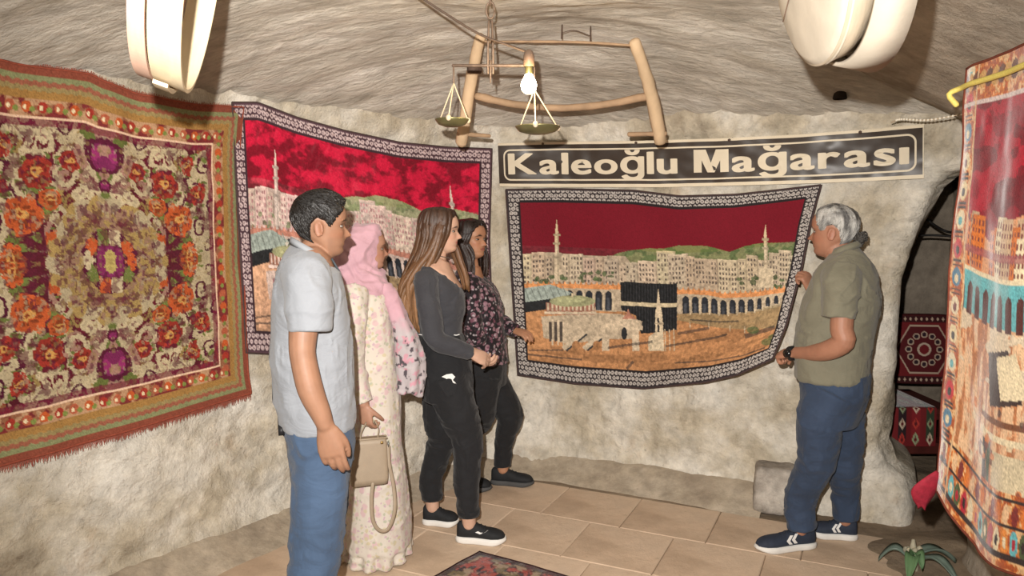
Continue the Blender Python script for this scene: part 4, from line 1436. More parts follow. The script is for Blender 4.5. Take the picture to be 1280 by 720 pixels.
sheet('kilim_panel', np.stack([-.225 + .45 * U, -.064 - .006 * np.sin(U * 3.14) * np.sin(V * 3.14), .465 - .45 * V], -1), kilim_paint(110, 110, 'medallion', 6), cs)
cs.rotation_euler = (-.10, 0, -.1)
tag(cs, 'square kilim cushion with pale medallion leaning behind the bench', 'cushion')
M_cable = mat('black_cable', hexc('1d1a18'), .6, .1, 20, 0)
for pts, r, lab in (([(1148, 252, 4.6), (1153, 241, 4.6), (1166, 233, 4.6), (1196, 224, 4.5)], .009, 'thick black cable curving under the doorway arch'),
                    ([(1138, 262, 4.7), (1150, 267, 4.7), (1166, 280, 4.7), (1182, 289, 4.7), (1200, 292, 4.6)], .008, 'black cable sagging across the chamber wall between two others'),
                    ([(1122, 302, 4.8), (1135, 297, 4.8), (1160, 294, 4.8), (1200, 296, 4.7)], .007, 'lowest black cable crossing the chamber above the bench')):
    kk = MB(); kk.tube([at(*q) for q in pts], r, 8, sub=6)
    tag(kk.build('cable', M_cable), lab, 'cable', 'chamber cables')

# ------------------------------------------------------------------ stone block at the wall foot
b = bmesh.new(); bmesh.ops.create_cube(b, size=1)
bmesh.ops.subdivide_edges(b, edges=b.edges[:], cuts=9, use_grid_fill=True)
me = bpy.data.meshes.new('block'); b.to_mesh(me); b.free()
v = verts(me)
r_ = (np.abs(v * 2) ** 7).sum(1) ** (1 / 7)
v = v / np.maximum(r_, .6)[:, None] * np.array([.23, .19, .255])
v += .006 * np.stack([fbm(v[:, 0] * 14, v[:, 1] * 14, v[:, 2] * 14 + q, 3) for q in (0, 9, 17)], 1)
v[:, 2] += .127
setverts(me, v)
o = link('stone_block', me, rock_mat('grey_stone', [hexc('7f776e'), hexc('a39a8f'), hexc('b9b0a5'), hexc('d0c8bc')], 6, (1, 1, 1), .5))
g0 = ground(974, 644)
o.location = (g0[0], g0[1] + .065, 0); o.rotation_euler = (0, 0, -.35)
tag(o, 'rounded grey stone block at the foot of the limewashed wall', 'block')

# ------------------------------------------------------------------ rug on the floor
a_, b_ = np.array([-.6, -.8]), np.array([.85, -.53])
w5, h5 = 150, 90
U, V = np.meshgrid(np.linspace(0, 1, w5), np.linspace(0, 1, h5))
c0 = np.array([-.155, 3.485])
P5 = np.stack([c0[0] + b_[0] * 1.35 * U + a_[0] * .85 * V, c0[1] + b_[1] * 1.35 * U + a_[1] * .85 * V, .0095 + .003 * fbm(U * 9, V * 6, 1, 3)], -1)
p = Paint(w5, h5, hexc('4a1a1c'), 2)
n1 = fbm(p.U * 30, p.V * 26, 3, 4, .6); n2 = fbm(p.U * 34 + 9, p.V * 20, 7, 4, .6)
p.put(n1 > .15, hexc('7a3a30')); p.put(n1 < -.3, hexc('2a1416')); p.put(n2 > .3, hexc('6b5a3a')); p.put(n2 < -.4, hexc('9a3f33')); p.put((n1 > .1) & (n2 > .1), hexc('a89078'), .6)
d = np.minimum(np.minimum(p.U, 1 - p.U) * p.A, np.minimum(p.V, 1 - p.V))
p.put(d < .04, hexc('2b1416'), .8)
rugf = hanging('floor_rug', p, P5, M_pile, 'dark red patterned rug with one corner pointing to the tapestry wall on the slabs', None, hexc('2b1416'))

# ------------------------------------------------------------------ broad grey-green leaves on the floor
pl = empty('leafy_plant', ground(1140, 712))
o0 = np.array(pl.location)
M_leaf = mat('grey_green_leaf', hexc('66766c'), .45, .2, 20, .2, 60, spec=.4)
M_leaf2 = mat('green_leaf', hexc('5f7d57'), .5, .2, 20, .2, 60)
def leaf(base, tip, wd_, bow, m):
    base, tip = np.array(base), np.array(tip)
    d = tip - base; side = np.cross(d, (0, 0, 1)); side /= np.linalg.norm(side)
    R = []
    for t in np.linspace(0, 1, 16):
        c = base + d * t + np.array([0, 0, bow * math.sin(math.pi * t)])
        ww = wd_ * (math.sin(math.pi * (t * .9 + .06)) ** .7)
        R.append(np.array([c - side * ww + [0, 0, .012], c - side * ww * .5, c + [0, 0, -.006], c + side * ww * .5, c + side * ww + [0, 0, .012], c + side * ww * .5 + [0, 0, -.006], c + [0, 0, -.012], c - side * ww * .5 + [0, 0, -.006]]))
    b = MB(); b.rings(R); return b.build('leaf', m, pl)
leaf((0, 0, .06), (.215, .03, .025), .030, .05, M_leaf)
leaf((-.02, 0, .06), (-.125, .06, .02), .032, .05, M_leaf)
leaf((0, -.02, .06), (-.10, -.16, .03), .030, .06, M_leaf2)
leaf((.02, -.02, .06), (.10, -.18, .03), .028, .05, M_leaf)
leaf((-.02, -.02, .07), (-.02, -.12, .06), .026, .05, M_leaf2)
b = MB(); b.tube([(0, 0, 0), (0, 0, .08), (.005, .01, .135)], [.028, .02, .008], 10, sub=4)
for k in range(7):
    a = k * .9
    b.ell((.028 * math.cos(a), .028 * math.sin(a), .07 + .006 * k), (.014, .014, .016), None, 8, 6)
b.build('stem', mat('pale_stem', hexc('a39d88'), .7, .25, 30, .4), pl)
tag(pl, 'low plant with broad grey green leaves on the earth floor', 'plant')

# ------------------------------------------------------------------ people
def skin_mat(name):
    return mat(name, None, .52, .07, 30, .12, 160, .002, attr=True, spec=.35, sss=.08)
_HZ = [0, .03, .07, .12, .165, .20, .225, .25, .275, .30, .33, .38, .44, .50, .545, .58, .65, .74, .82, .89, .945, .98, 1.0]
_XF = [.19, .295, .355, .378, .356, .375, .392, .378, .398, .385, .378, .375, .372, .352, .372, .398, .405, .392, .355, .285, .195, .11, .02]
_BZ = [0, .05, .10, .16, .22, .28, .34, .42, .50, .60, .70, .80, .88, .94, .98, 1.0]
_XB = [.10, .05, .02, -.04, -.14, -.24, -.33, -.40, -.445, -.47, -.465, -.42, -.345, -.25, -.14, -.03]
_WD = [.09, .165, .205, .235, .258, .275, .290, .308, .322, .338, .342, .322, .272, .205, .12, .02]
def head_grid(fem=0.0, nz=84, nt=96):
    """unit head (chin 0, crown 1) facing +x; returns grid of points"""
    z = np.linspace(0, 1, nz)[:, None]
    th = np.linspace(0, 2 * np.pi, nt, endpoint=False)[None, :]
    c, s = np.cos(th), np.sin(th)
    xf = np.interp(z, _HZ, _XF); xb = np.interp(z, _BZ, _XB); w = np.interp(z, _BZ, _WD) * (1 - .04 * fem)
    xm = np.interp(z, [0, .3, 1], [.17, .02, -.03])
    pf = np.interp(z, [0, .3, .6, 1], [2.0, 2.25, 2.35, 2.0])
    sg = lambda a, p: np.sign(a) * np.abs(a) ** (2 / p)
    x = np.where(c > 0, xm + (xf - xm) * sg(c, pf), xm + (xm - xb) * sg(c, 2.1))
    y = w * np.where(c > 0, sg(s, pf), sg(s, 2.1))
    Z = z + 0 * th
    fr = np.clip(c, 0, 1) ** .5 * (c > 0)
    ga = lambda v, m, sd: np.exp(-((v - m) / sd) ** 2)
    # nose
    nb = np.interp(Z, [.305, .325, .345, .365, .40, .45, .50, .545, .58], [0, .045, .125 - .012 * fem, .135 - .018 * fem, .105, .068, .036, .012, 0])
    nw = np.interp(Z, [.31, .34, .38, .45, .55], [.072, .070, .055, .036, .034])
    x = x + fr * nb * np.exp(-np.abs(y / nw) ** 2.4)
    for sd in (-1, 1):
        x = x - fr * .030 * ga(y, sd * .145, .062) * ga(Z, .505, .042)
        x = x + fr * .016 * ga(y, sd * .15, .085) * ga(Z, .585 + .01 * fem, .022) * (1 - .5 * fem)
        x = x + fr * .018 * ga(y, sd * .19, .07) * ga(Z, .40, .06)
        x = x + fr * .010 * ga(y, sd * .055, .03) * ga(Z, .34, .02)
    x = x - fr * .012 * ga(Z, .252, .010) * ga(y, 0, .09)
    return np.stack([x, y, Z], -1), th[0]
def grid_closed(P):
    nz, nt = P.shape[:2]
    b = MB(); b.rings([P[i] for i in range(nz)])
    return b
def rotm(yaw=0, pitch=0, roll=0):
    return np.array(Matrix.Rotation(yaw, 3, 'Z') @ Matrix.Rotation(pitch, 3, 'Y') @ Matrix.Rotation(roll, 3, 'X'))
def unit(v):
    v = np.asarray(v, float); return v / (np.linalg.norm(v) + 1e-9)

class Person:
    def __init__(s, X, Y, facing, yaw_extra, label, skin, fem=0.0):
        s.fem = fem
        s.ns = -1 if facing > 0 else 1                      # local y sign of the side nearer the camera
        s.yaw = math.atan2(-X, Y) + (0 if facing > 0 else math.pi) + math.radians(yaw_extra)
        s.root = empty('person', (X, Y, 0), s.yaw)
        tag(s.root, label, 'person', 'people in the cave')
        s.R = np.array(Matrix.Rotation(s.yaw, 3, 'Z'))
        s.o = np.array([X, Y, 0.0])
        s.skin = np.asarray(skin)
        s.body = MB()
    def loc(s, w):
        return s.R.T @ (np.asarray(w) - s.o)
    def L(s, px, py, near=0.0):
        """pixel -> local point on the upright plane `near` metres nearer the camera than the middle of the body"""
        d = s.R.T @ ray(px, py); c = s.loc((0, 0, CAMZ))
        t = (s.ns * near - c[1]) / d[1]
        return c + d * t
    def G(s, px, py):
        return s.loc(ground(px, py))
    def rings(s, spec, n=40, p=2.3, near=0.0, inset=0.0):
        """spec: (py, px_a, px_b, half width[, tilt]) -> stacked rings"""
        out = []
        th = np.linspace(0, 2 * np.pi, n, endpoint=False)
        sg = lambda a: np.sign(a) * np.abs(a) ** (2 / p)
        for q in spec:
            a, b = s.L(q[1], q[0], near), s.L(q[2], q[0], near)
            cx, hx = (a[0] + b[0]) / 2, abs(a[0] - b[0]) / 2 - inset
            tl = q[4] if len(q) > 4 else 0.0
            x = cx + hx * sg(np.cos(th)); y = s.ns * near + (q[3] - inset) * sg(np.sin(th))
            out.append(np.stack([x, y, (a[2] + b[2]) / 2 + tl * (x - cx)], 1))
        if out[0][0][2] > out[-1][0][2]:
            out = out[::-1]
        # densify
        return out
    def add_rings(s, mb, spec, **k):
        mb.rings(s.rings(spec, **k))
    def cloth(s, name, mb, m, vox=.0065, smooth=5, folds=0.0, fscale=9.0, fst=(1, 1, .5), seed=0.0, deci=.6, colfn=None, creases=()):
        me = remesh(mb.mesh(), vox, smooth, deci)
        if folds:
            v, n = verts(me), norms(me)
            X_, Y_, Z_ = v[:, 0], v[:, 1], v[:, 2]
            wq = fbm(X_ * 6 + seed, Y_ * 6, Z_ * 6, 2)
            a = fbm(X_ * fscale * fst[0] + seed, Y_ * fscale * fst[1], Z_ * fscale * fst[2] + seed, 3)
            r = 1 - np.abs(fbm(X_ * fscale * .5 + 5 + seed + wq, Y_ * fscale * .5, Z_ * fscale * .9 + wq, 2)) * 2.6
            dsp = folds * (.7 * a + .9 * np.clip(r, 0, 1) ** 1.5)
            for (z0, sg, amp, fq) in creases:          # bunched cloth at knees, ankles, elbows, waist
                t = Z_ * fq * .7 + 1.6 * fbm(X_ * 7 + seed, Y_ * 7, Z_ * 3, 2) + X_ * 5
                dsp = dsp + .6 * amp * np.exp(-((Z_ - z0) / sg) ** 2) * (1 - np.abs((t % 1) * 2 - 1) * 1.6)
            setverts(me, v + n * dsp[:, None])
        if colfn is not None:
            setcol(me, colfn(verts(me)))
        return link(name, me, m, s.root)
    # --- body pieces
    def head(s, top, chin, ear_px, yaw=0.0, pitch=0.0, wscale=1.0):
        t, c = s.L(ear_px, top), s.L(ear_px, chin)
        s.H = (t[2] - c[2])
        s.Rh = rotm(math.radians(yaw), math.radians(pitch))
        s.ho = c + np.array([0, 0, 0])
        s.hs = np.array([wscale, 1.02, 1.0]) * s.H
        P, th = head_grid(s.fem)
        s.body.add(*[(lambda b: (b.v, b.f))(grid_closed(s.hl(P)))][0])
        # ears
        for sd in (-1, 1):
            q = MB()
            cz, cx = .435, -.045
            q.ell((0, 0, 0), (.062, .022, .125), None, 14, 10)
            v = np.array(q.v); v = v @ rotm(.35 * sd, -.18, 0).T + np.array([cx, sd * .335, cz]); s.body.add(s.hl(v), q.f)
            q = MB()
            a = np.linspace(-1.0, 3.6, 16)
            pts = np.stack([-.062 * np.cos(a) * .95 - .012, np.zeros(16), .118 * np.sin(a)], 1)[:, [0, 1, 2]]
            pts[:, 0] *= 1.0
            q.tube(pts, .021, 7)
            v = np.array(q.v); v = v @ rotm(.35 * sd, -.18, 0).T + np.array([cx, sd * .352, cz]); s.body.add(s.hl(v), q.f)
        return s
    def hl(s, p):
        p = np.asarray(p, float)
        return (p * s.hs) @ s.Rh.T + s.ho
    def neck(s, base_px, base_py, r0, r1):
        b = s.L(base_px, base_py)
        s.body.tube([b + [0, 0, -.06], b, s.hl((-.07, 0, .10)), s.hl((-.05, 0, .34))], [r0 * 1.25, r0, r1, r1 * .95], 18, sub=4)
    def hand(s, wrist, f, n, thumb_side, curl, sc=1.0, tw=(.55, .75, .35), tcurl=.4):
        """palm and five fingers; f = towards the knuckles, n = palm normal (fingers bend to it), thumb lies at thumb_side * (f x n)"""
        f = unit(f); n = np.asarray(n, float); n = unit(n - (n @ f) * f)
        l = np.cross(f, n) * thumb_side
        w = np.asarray(wrist, float)
        R = []
        th = np.linspace(0, 2 * np.pi, 16, endpoint=False)
        for (d, hw, ht) in ((-.015, .026, .020), (.012, .030, .019), (.04, .038, .018), (.07, .042, .016), (.09, .040, .013), (.098, .034, .009)):
            R.append(w + f * d * sc + (np.cos(th)[:, None] * l * hw + np.sin(th)[:, None] * n * ht) * sc)
        s.body.rings(R)
        for i, (lo, ln, st) in enumerate(((.030, .074, .088), (.0105, .082, .092), (-.0105, .076, .090), (-.030, .060, .083))):
            c1, c2, c3 = curl[i] if isinstance(curl[0], (tuple, list)) else curl
            p0 = w + (f * st + l * lo) * sc
            a = 0.0; pts = [p0 - f * .02 * sc, p0]
            for seg, ang in zip((.46, .30, .24), (c1, c2, c3)):
                a += math.radians(ang)
                spread = lo * .10 * (1 if a < .6 else 0)
                pts.append(pts[-1] + (f * math.cos(a) + n * math.sin(a) + l * spread * 2) * ln * seg * sc)
            s.body.tube(pts, np.array([.0098, .0098, .0092, .0084, .0072]) * sc, 10, sub=3)
        p0 = w + (f * .022 + l * .026 + n * .004) * sc
        d1 = unit(f * tw[0] + l * tw[1] + n * tw[2])
        p1 = p0 + d1 * .042 * sc
        d2 = unit(d1 * .7 + f * .6 * (1 - tcurl) + n * tcurl - l * .25)
        p2 = p1 + d2 * .034 * sc
        d3 = unit(d2 * .8 + n * tcurl * .8 + f * .3 - l * .2)
        s.body.tube([p0 - d1 * .012, p0, p1, p2, p2 + d3 * .024 * sc], np.array([.013, .0135, .0115, .0105, .0085]) * sc, 10, sub=3)
    def finish(s, skin_m, vox=.0046, lips=None, brow=None, stubble=0.0, deci=.55):
        me = remesh(s.body.mesh('body'), vox, 2, deci)
        v = verts(me)
        h = ((v - s.ho) @ s.Rh) / s.hs
        x, y, z = h.T
        col = np.tile(s.skin, (len(v), 1))
        n = fbm(v[:, 0] * 25, v[:, 1] * 25, v[:, 2] * 25, 2)[:, None]
        col = col * (1 + .05 * n)
        face = (x > .1) & (z > -.05) & (z < 1.05) & (np.abs(y) < .42)
        def mixin(m, c, a):
            nonlocal col
            m = (m * a)[:, None]; col = col * (1 - m) + np.asarray(c) * m
        soft = lambda d: 1 - sstep(.75, 1.0, d)
        red = s.skin * np.array([1.05, .78, .74])
        mixin(face * np.exp(-((np.abs(y) - .2) / .09) ** 2 - ((z - .37) / .08) ** 2), red, .5)
        mixin(face * np.exp(-(y / .07) ** 2 - ((z - .37) / .05) ** 2) * (x > .36), red, .5)
        mixin((x > -.2) * (x < .1) * np.exp(-((z - .43) / .12) ** 2) * (np.abs(y) > .33), red, .5)
        if stubble:
            mixin(face * soft(np.hypot((z - .12) / .24, 0)) * (x > .0) * (np.hypot(y / .14, (z - .25) / .06) > .9), s.skin * .45, stubble)
        lp = soft(np.hypot(y / .115, (z - .25) / .042)) * (x > .3)
        mixin(lp, lips if lips is not None else s.skin * np.array([.85, .55, .52]), .85)
        mixin((np.abs(z - .250) < .006) * (np.abs(y) < .11) * (x > .3), s.skin * .3, .8)
        mixin(np.exp(-((np.abs(y) - .032) / .018) ** 2 - ((z - .333) / .012) ** 2) * (x > .36), s.skin * .3, .8)
        bz = .592 - .30 * (np.abs(y) - .13) ** 2 / .1 + .012
        mixin(soft(np.hypot((np.abs(y) - .145) / .105, (z - bz) / .020)) * (x > .2), brow if brow is not None else hexc('241a14'), .92)
        setcol(me, col)
        s.bo = link('body', me, skin_m, s.root)
        return s
    def eyes(s, iris=hexc('2a1a10')):
        for sd in (-1, 1):
            b = MB(); b.ell((0, 0, 0), (.036, .058, .027), None, 20, 14)
            v = np.array(b.v)
            fx = (v / np.array([.038, .064, .036]))
            d = np.hypot(v[:, 1] / .030, v[:, 2] / .030)
            col = np.where((d < 1)[:, None] & (fx[:, :1] > 0), np.where((d < .45)[:, None], hexc('0c0806'), iris), hexc('857c74'))
            lid = fx[:, 2] > .50
            col = np.where(lid[:, None], s.skin * .62, col)
            col = np.where(((fx[:, 2] > .36) & (fx[:, 2] <= .56))[:, None], hexc('17100d'), col)
            col = np.where((fx[:, 2] < -.62)[:, None], s.skin * .7, col)
            P = s.hl(v @ rotm(sd * .28, 0).T + np.array([.312, sd * .145, .505]))
            me = mesh_of(P, b.f, 'eye'); setcol(me, col)
            link('eye', me, M_eye, s.root)
    def hair_cap(s, line, thick, m, name='hair', noise=.012, streak=60, colfn=None, fz=1.0):
        """line(az) = hair line height; thick(az, z) in head units"""
        P, th = head_grid(s.fem, 90, 128)
        c = np.array([-.03, 0, .5])
        nrm = P - np.array([-.02, 0, .48]); nrm /= np.linalg.norm(nrm, axis=-1)[..., None]
        az = np.abs((th + np.pi) % (2 * np.pi) - np.pi)[None, :] + 0 * P[..., 0]
        Z = P[..., 2]
        hl_ = line(np.degrees(az))
        jag = .018 * fbm(th[None, :] * 9 + 0 * Z, Z * 3, 3.0, 2)
        k = sstep(-.012, .035, Z - hl_ + jag)
        t = thick(np.degrees(az), Z)
        st = fbm(th[None, :] * streak / 6.28 + Z * 2, Z * 6 * fz, 1.5, 3)
        d = np.where(k > 0, (t * k + noise * st * k), 0) - .035 * (1 - k)
        b = grid_closed(s.hl(P + nrm * d[..., None]))
        me = b.mesh(name)
        if colfn is not None:
            v = verts(me); setcol(me, colfn(v))
        return link(name, me, m, s.root)
    def shoe(s, heel, toe, m_up, m_sole, w=.047, hgt=.095, sole=.026, name='shoe', lace=None, toe_h=.05, low=False):
        heel, toe = np.array(heel, float), np.array(toe, float)
        heel[2] = toe[2] = 0
        d = toe - heel; Ln = np.linalg.norm(d); d /= Ln
        lat = np.array([-d[1], d[0], 0])
        up = np.array([0, 0, 1.0])
        th = np.linspace(0, 2 * np.pi, 20, endpoint=False)
        wt = lambda t: w * np.interp(t, [0, .05, .15, .35, .55, .72, .86, .95, 1.0], [.30, .55, .70, .68, .84, 1.0, .92, .62, .25])
        ht = lambda t: np.interp(t, [0, .06, .18, .30, .42, .6, .8, .93, 1.0], [hgt * .75, hgt * 1.0, hgt * .96, hgt * .93, hgt * .86, hgt * .66, toe_h, toe_h * .8, toe_h * .35])
        R = []
        for t in np.linspace(0.012, .985, 26):
            h = ht(t); ww = wt(t)
            sgn = lambda a: np.sign(a) * np.abs(a) ** .72
            c = heel + d * Ln * t + up * (sole * .7 + h / 2)
            taper = 1 - .28 * (np.sin(th) > 0) * np.sin(th)
            R.append(c + lat * (ww * sgn(np.cos(th)) * taper)[:, None] + up * (h / 2 * sgn(np.sin(th)))[:, None])
        b = MB(); b.rings(R)
        sh = b.build(name, m_up, s.root)
        R = []
        th2 = np.linspace(0, 2 * np.pi, 40, endpoint=False)
        out = []
        tt = np.linspace(0, 1, 20)
        side = [(t, 1) for t in tt] + [(t, -1) for t in tt[::-1]]
        def lay(z, k):
            return np.array([heel + d * (Ln * (.5 + (t - .5) * k)) + lat * sd * wt(t) * (1.10 + (k - 1)) + up * (z + (.012 * max(0, t - .8) / .2 if z < .01 else .004 * max(0, t - .8) / .2)) for t, sd in side])
        b = MB(); b.rings([lay(0.0, .98), lay(.006, 1.03), lay(sole * .7, 1.035), lay(sole, 1.0)])
        b.build('sole', m_sole, sh)
        if lace is not None:
            for t in (.34, .42, .50, .58):
                z = sole * .7 + ht(t) * 1.005
                c = heel + d * Ln * t + up * z
                q = MB(); q.tube([c - lat * wt(t) * .55 - up * .008, c + up * .003, c + lat * wt(t) * .55 - up * .008], .0034, 6, sub=3)
                q.build('lace', lace, sh)
        s.last = (heel, d, lat, Ln, wt, ht, sole)
        return sh
    def shoe_mark(s, shoe, poly, m, side):
        """flat mark on the shoe's outer side; poly in (t along shoe, height m)"""
        heel, d, lat, Ln, wt, ht, sole = s.last
        for P in poly:
            v = []
            for (t, z) in P:
                h = ht(t); zz = (z - sole * .7 - h / 2) / (h / 2)
                ww = wt(t) * max(1 - abs(zz) ** 2.7, .05) ** .36 * (1 - .28 * max(zz, 0)) + .003
                v.append(heel + d * Ln * t + lat * side * ww + np.array([0, 0, z]))
            obj('mark', v, [tuple(range(len(v)))], m, shoe, smooth=False)
    def leg(s, mb, pts, rad, n=20, sub=5, flat=1.0):
        mb.tube(pts, rad, n, flat, up=(1, 0, 0), sub=sub)

M_eye = mat('eye', None, .15, .0, 10, 0, attr=True, spec=.5)
M_skin = skin_mat('skin')
def hair_strand_mat(name, rough=.42):
    return mat(name, None, rough, .22, 30, .5, 90, .004, attr=True, spec=.45, stretch=(6, 6, .6))

def short_hair(p, n, line, thick, m, colfn, seed=1, length=.035, w=.0035, name='hair_tufts'):
    r = np.random.default_rng(seed)
    P, th = head_grid(p.fem, 100, 180)
    b = MB()
    cnt = 0
    while cnt < n:
        az = r.uniform(-180, 180); z = r.uniform(.15, 1.0) ** .8
        if z < float(line(abs(az))) + .015: continue
        cnt += 1
        pts = []
        t0 = float(thick(abs(az), np.array(z)))
        for k in range(4):
            f = k / 3
            # hair lies forwards on the crown and downwards at the sides
            zz = z - f * length / p.H * (1.0 if z < .8 else .25)
            aa = az * (1 - (.22 * f if z > .75 else .04 * f))
            zz = max(zz, float(line(abs(aa))) + .02)
            q = P[int(np.clip(zz, 0, 1) * 99), int((aa % 360) / 2) % 180].copy()
            nr = unit(q - np.array([-.02, 0, .48]))
            pts.append(p.hl(q + nr * (t0 * (.75 + .35 * (f if z > .7 else .2)) + .012 * r.random())))
        b.tube(np.array(pts), np.array([.6, 1, .8, .2]) * w * r.uniform(.7, 1.3), 5, .6, round_end=False)
    me = b.mesh(name); setcol(me, colfn(verts(me)))
    return link(name, me, m, p.root)

# ======================================================== young man, grey polo shirt
m1 = Person(-.70, 2.60, 1, 3, 'young man in a light grey polo shirt and blue jeans, arm hanging down', hexc('8d6852'))
m1.head(242, 321, 401, yaw=-2, pitch=3, wscale=.94)
m1.neck(386, 318, .049, .046)
m1.add_rings(m1.body, [(308, 374, 402, .06), (322, 362, 414, .12), (340, 352, 420, .15), (400, 348, 425, .14), (470, 352, 425, .135), (520, 362, 425, .13)])
sh, el, wr = m1.L(381, 342, .185), m1.L(379, 448, .235), m1.L(407, 533, .25)
m1.body.tube([sh, m1.L(380, 400, .215), m1.L(378, 430, .23), el, m1.L(388, 487, .245), m1.L(401, 517, .25), wr], [.055, .048, .043, .041, .041, .033, .027], 16, sub=4)
m1.hand(wr, m1.L(414, 562, .25) - wr, (.28, .92, 0), 1, [(8, 20, 14), (12, 24, 16), (16, 28, 18), (20, 30, 20)], 1.06, (.9, .38, .25), .2)
shf, elf = m1.L(381, 342, -.185), m1.L(384, 448, -.23)
wf = m1.L(402, 530, -.22)
m1.body.tube([shf, elf, wf], [.055, .042, .028], 14, sub=6)
m1.hand(wf, m1.L(408, 560, -.22) - wf, (.2, -.9, -.1), -1, (20, 35, 20), 1.0)
hipz = .86
for nr in (.095, -.095):
    y = m1.ns * nr
    m1.body.tube([(.02, y, .93), m1.L(400, 600, nr), m1.L(396, 690, nr), (-.03, y, .30), (-.045, y, .09)], [.07, .065, .055, .045, .035], 14, sub=5)
m1.body.tube([(-.06, m1.ns * .095, .05), (.12, m1.ns * .11, .035)], [.026, .02], 10); m1.body.tube([(-.06, -m1.ns * .095, .05), (.12, -m1.ns * .11, .035)], [.026, .02], 10)
m1.finish(M_skin, stubble=.22)
m1.eyes()
M_shirt = mat('grey_jersey', hexc('84878c'), .85, .05, 12, .18, 500, sheen=.15, wrinkle=.3)
c = MB()
m1.add_rings(c, [(315, 367, 407, .066, -.62), (320, 361, 413, .10, -.42), (327, 353, 420, .145, -.2), (338, 346, 426, .175), (360, 340, 431, .178), (400, 337, 437, .172), (450, 337, 441, .172), (500, 342, 443, .175), (529, 348, 443.5, .178)])
c.tube([m1.L(380, 338, .14), m1.L(383, 352, .185), m1.L(386, 385, .215), m1.L(387, 414, .225)], [.075, .074, .071, .070], 20, round_end=False, sub=5)
c.tube([m1.L(380, 338, -.14), m1.L(383, 352, -.185), m1.L(386, 385, -.215), m1.L(387, 414, -.225)], [.075, .074, .071, .070], 20, round_end=False, sub=5)
m1.cloth('polo_shirt', c, M_shirt, folds=.0075, fscale=8, seed=2, creases=[(.95, .10, .004, 14), (1.30, .06, .003, 16)])
def collar(p, py0, pxa, pxb, hw, m, hgt=.04, flare=.012, tilt=-.45, gap=.0, name='collar'):
    a, b = p.L(pxa, py0), p.L(pxb, py0)
    cx, hx, z = (a[0] + b[0]) / 2, abs(a[0] - b[0]) / 2, a[2]
    R = []
    th = np.linspace(.12, 2 * np.pi - .12, 40)
    for (dz, k) in ((hgt * .1, -.001), (hgt * .95, -.004), (hgt, .001), (hgt * .55, flare), (0, flare * 1.6), (0.004, flare * 1.2), (hgt * .5, flare * .6)):
        x = cx + (hx + k) * np.cos(th); y = (hw + k) * np.sin(th)
        fr = np.clip(np.cos(th), 0, 1) ** 6
        R.append(np.stack([x, y, z + dz + tilt * (x - cx) - fr * (.03 if dz < hgt * .6 else .012)], 1))
    v = np.vstack(R); n = len(th); f = []
    for i in range(len(R)):
        for j in range(n - 1):
            a_, b_ = i * n + j, ((i + 1) % len(R)) * n + j
            f.append((a_, a_ + 1, b_ + 1, b_))
    return obj(name, v, f, m, p.root)
collar(m1, 319, 364.5, 409.5, .071, mat('grey_rib', hexc('8b8e92'), .85, .05, 12, .2, 500), .028, .005, -.58)
q = MB(); a = m1.L(419, 331, .045); q.box(a, (.006, .03, .05), Matrix.Rotation(-.5, 3, 'Y')); q.build('placket', mat('dark_placket', hexc('3c4348'), .8, .05, 10, .1), m1.root)
M_jean = mat('blue_denim', hexc('3e5068'), .85, .18, 5, .25, 420, sheen=.1, wrinkle=.3)
c = MB()
m1.add_rings(c, [(520, 350, 441, .168), (545, 358, 441, .175), (575, 364, 440, .178), (600, 366, 438, .17)])
for nr in (.092, -.092):
    c.tube([m1.L(402, 570, nr), m1.L(403, 600, nr), m1.L(400, 640, nr), m1.L(395, 690, nr), m1.L(390, 730, nr), m1.L(384, 800, nr), m1.L(382, 840, nr), m1.L(382, 862, nr)], [.088, .093, .092, .086, .080, .074, .07, .07], 22, up=(1, 0, 0), sub=4, round_end=False)
m1.cloth('jeans', c, M_jean, folds=.008, fscale=9, seed=5, creases=[(.48, .09, .007, 17), (.16, .08, .008, 22), (.80, .05, .004, 18)])
q = MB()
for i, (x, y) in enumerate(((356, 529),)):
    a = m1.L(352, 533, 0); q.box(a + np.array([-.002, 0, .004]), (.02, .16, .028))
q.build('belt', mat('black_belt', hexc('1d1c1d'), .5, .1, 20, .1), m1.root)
# stitched pocket seams
M_stitch = mat('pale_stitch', hexc('8ea6c2'), .9, .1, 60, .2)
def surf_line(p, pts, r, m, name, parent=None):
    q = MB(); q.tube(pts, r, 5, sub=4); return q.build(name, m, p.root if parent is None else parent)
M_sneak = mat('dark_sneaker', hexc('24272c'), .7, .1, 30, .3, 300)
M_rubber = mat('white_rubber', hexc('d9d6d0'), .6, .06, 20, .05)
for nr in (.1, -.1):
    y = m1.ns * nr
    m1.shoe((-.12, y, 0), (.165, y * 1.1, 0), M_sneak, M_rubber, lace=M_rubber)
blk = lambda v: np.tile(hexc('1c1917'), (len(v), 1)) * (1 + .25 * fbm(v[:, 0] * 60, v[:, 1] * 60, v[:, 2] * 25, 2)[:, None])
M_hair = hair_strand_mat('dark_hair')
lin1 = lambda a: np.interp(a, [0, 22, 36, 48, 58, 66, 74, 80, 88, 100, 112, 124, 145, 180], [.84, .83, .775, .70, .64, .57, .47, .50, .585, .60, .52, .32, .20, .17])
thk1 = lambda a, z: np.interp(z, [.2, .5, .72, .9, 1], [.014, .028, .055, .075, .075]) * np.interp(a, [0, 40, 180], [1.15, 1, 1])
m1.hair_cap(lin1, thk1, M_hair, colfn=blk, noise=.016, streak=150)
short_hair(m1, 900, lin1, thk1, M_hair, blk, 2)

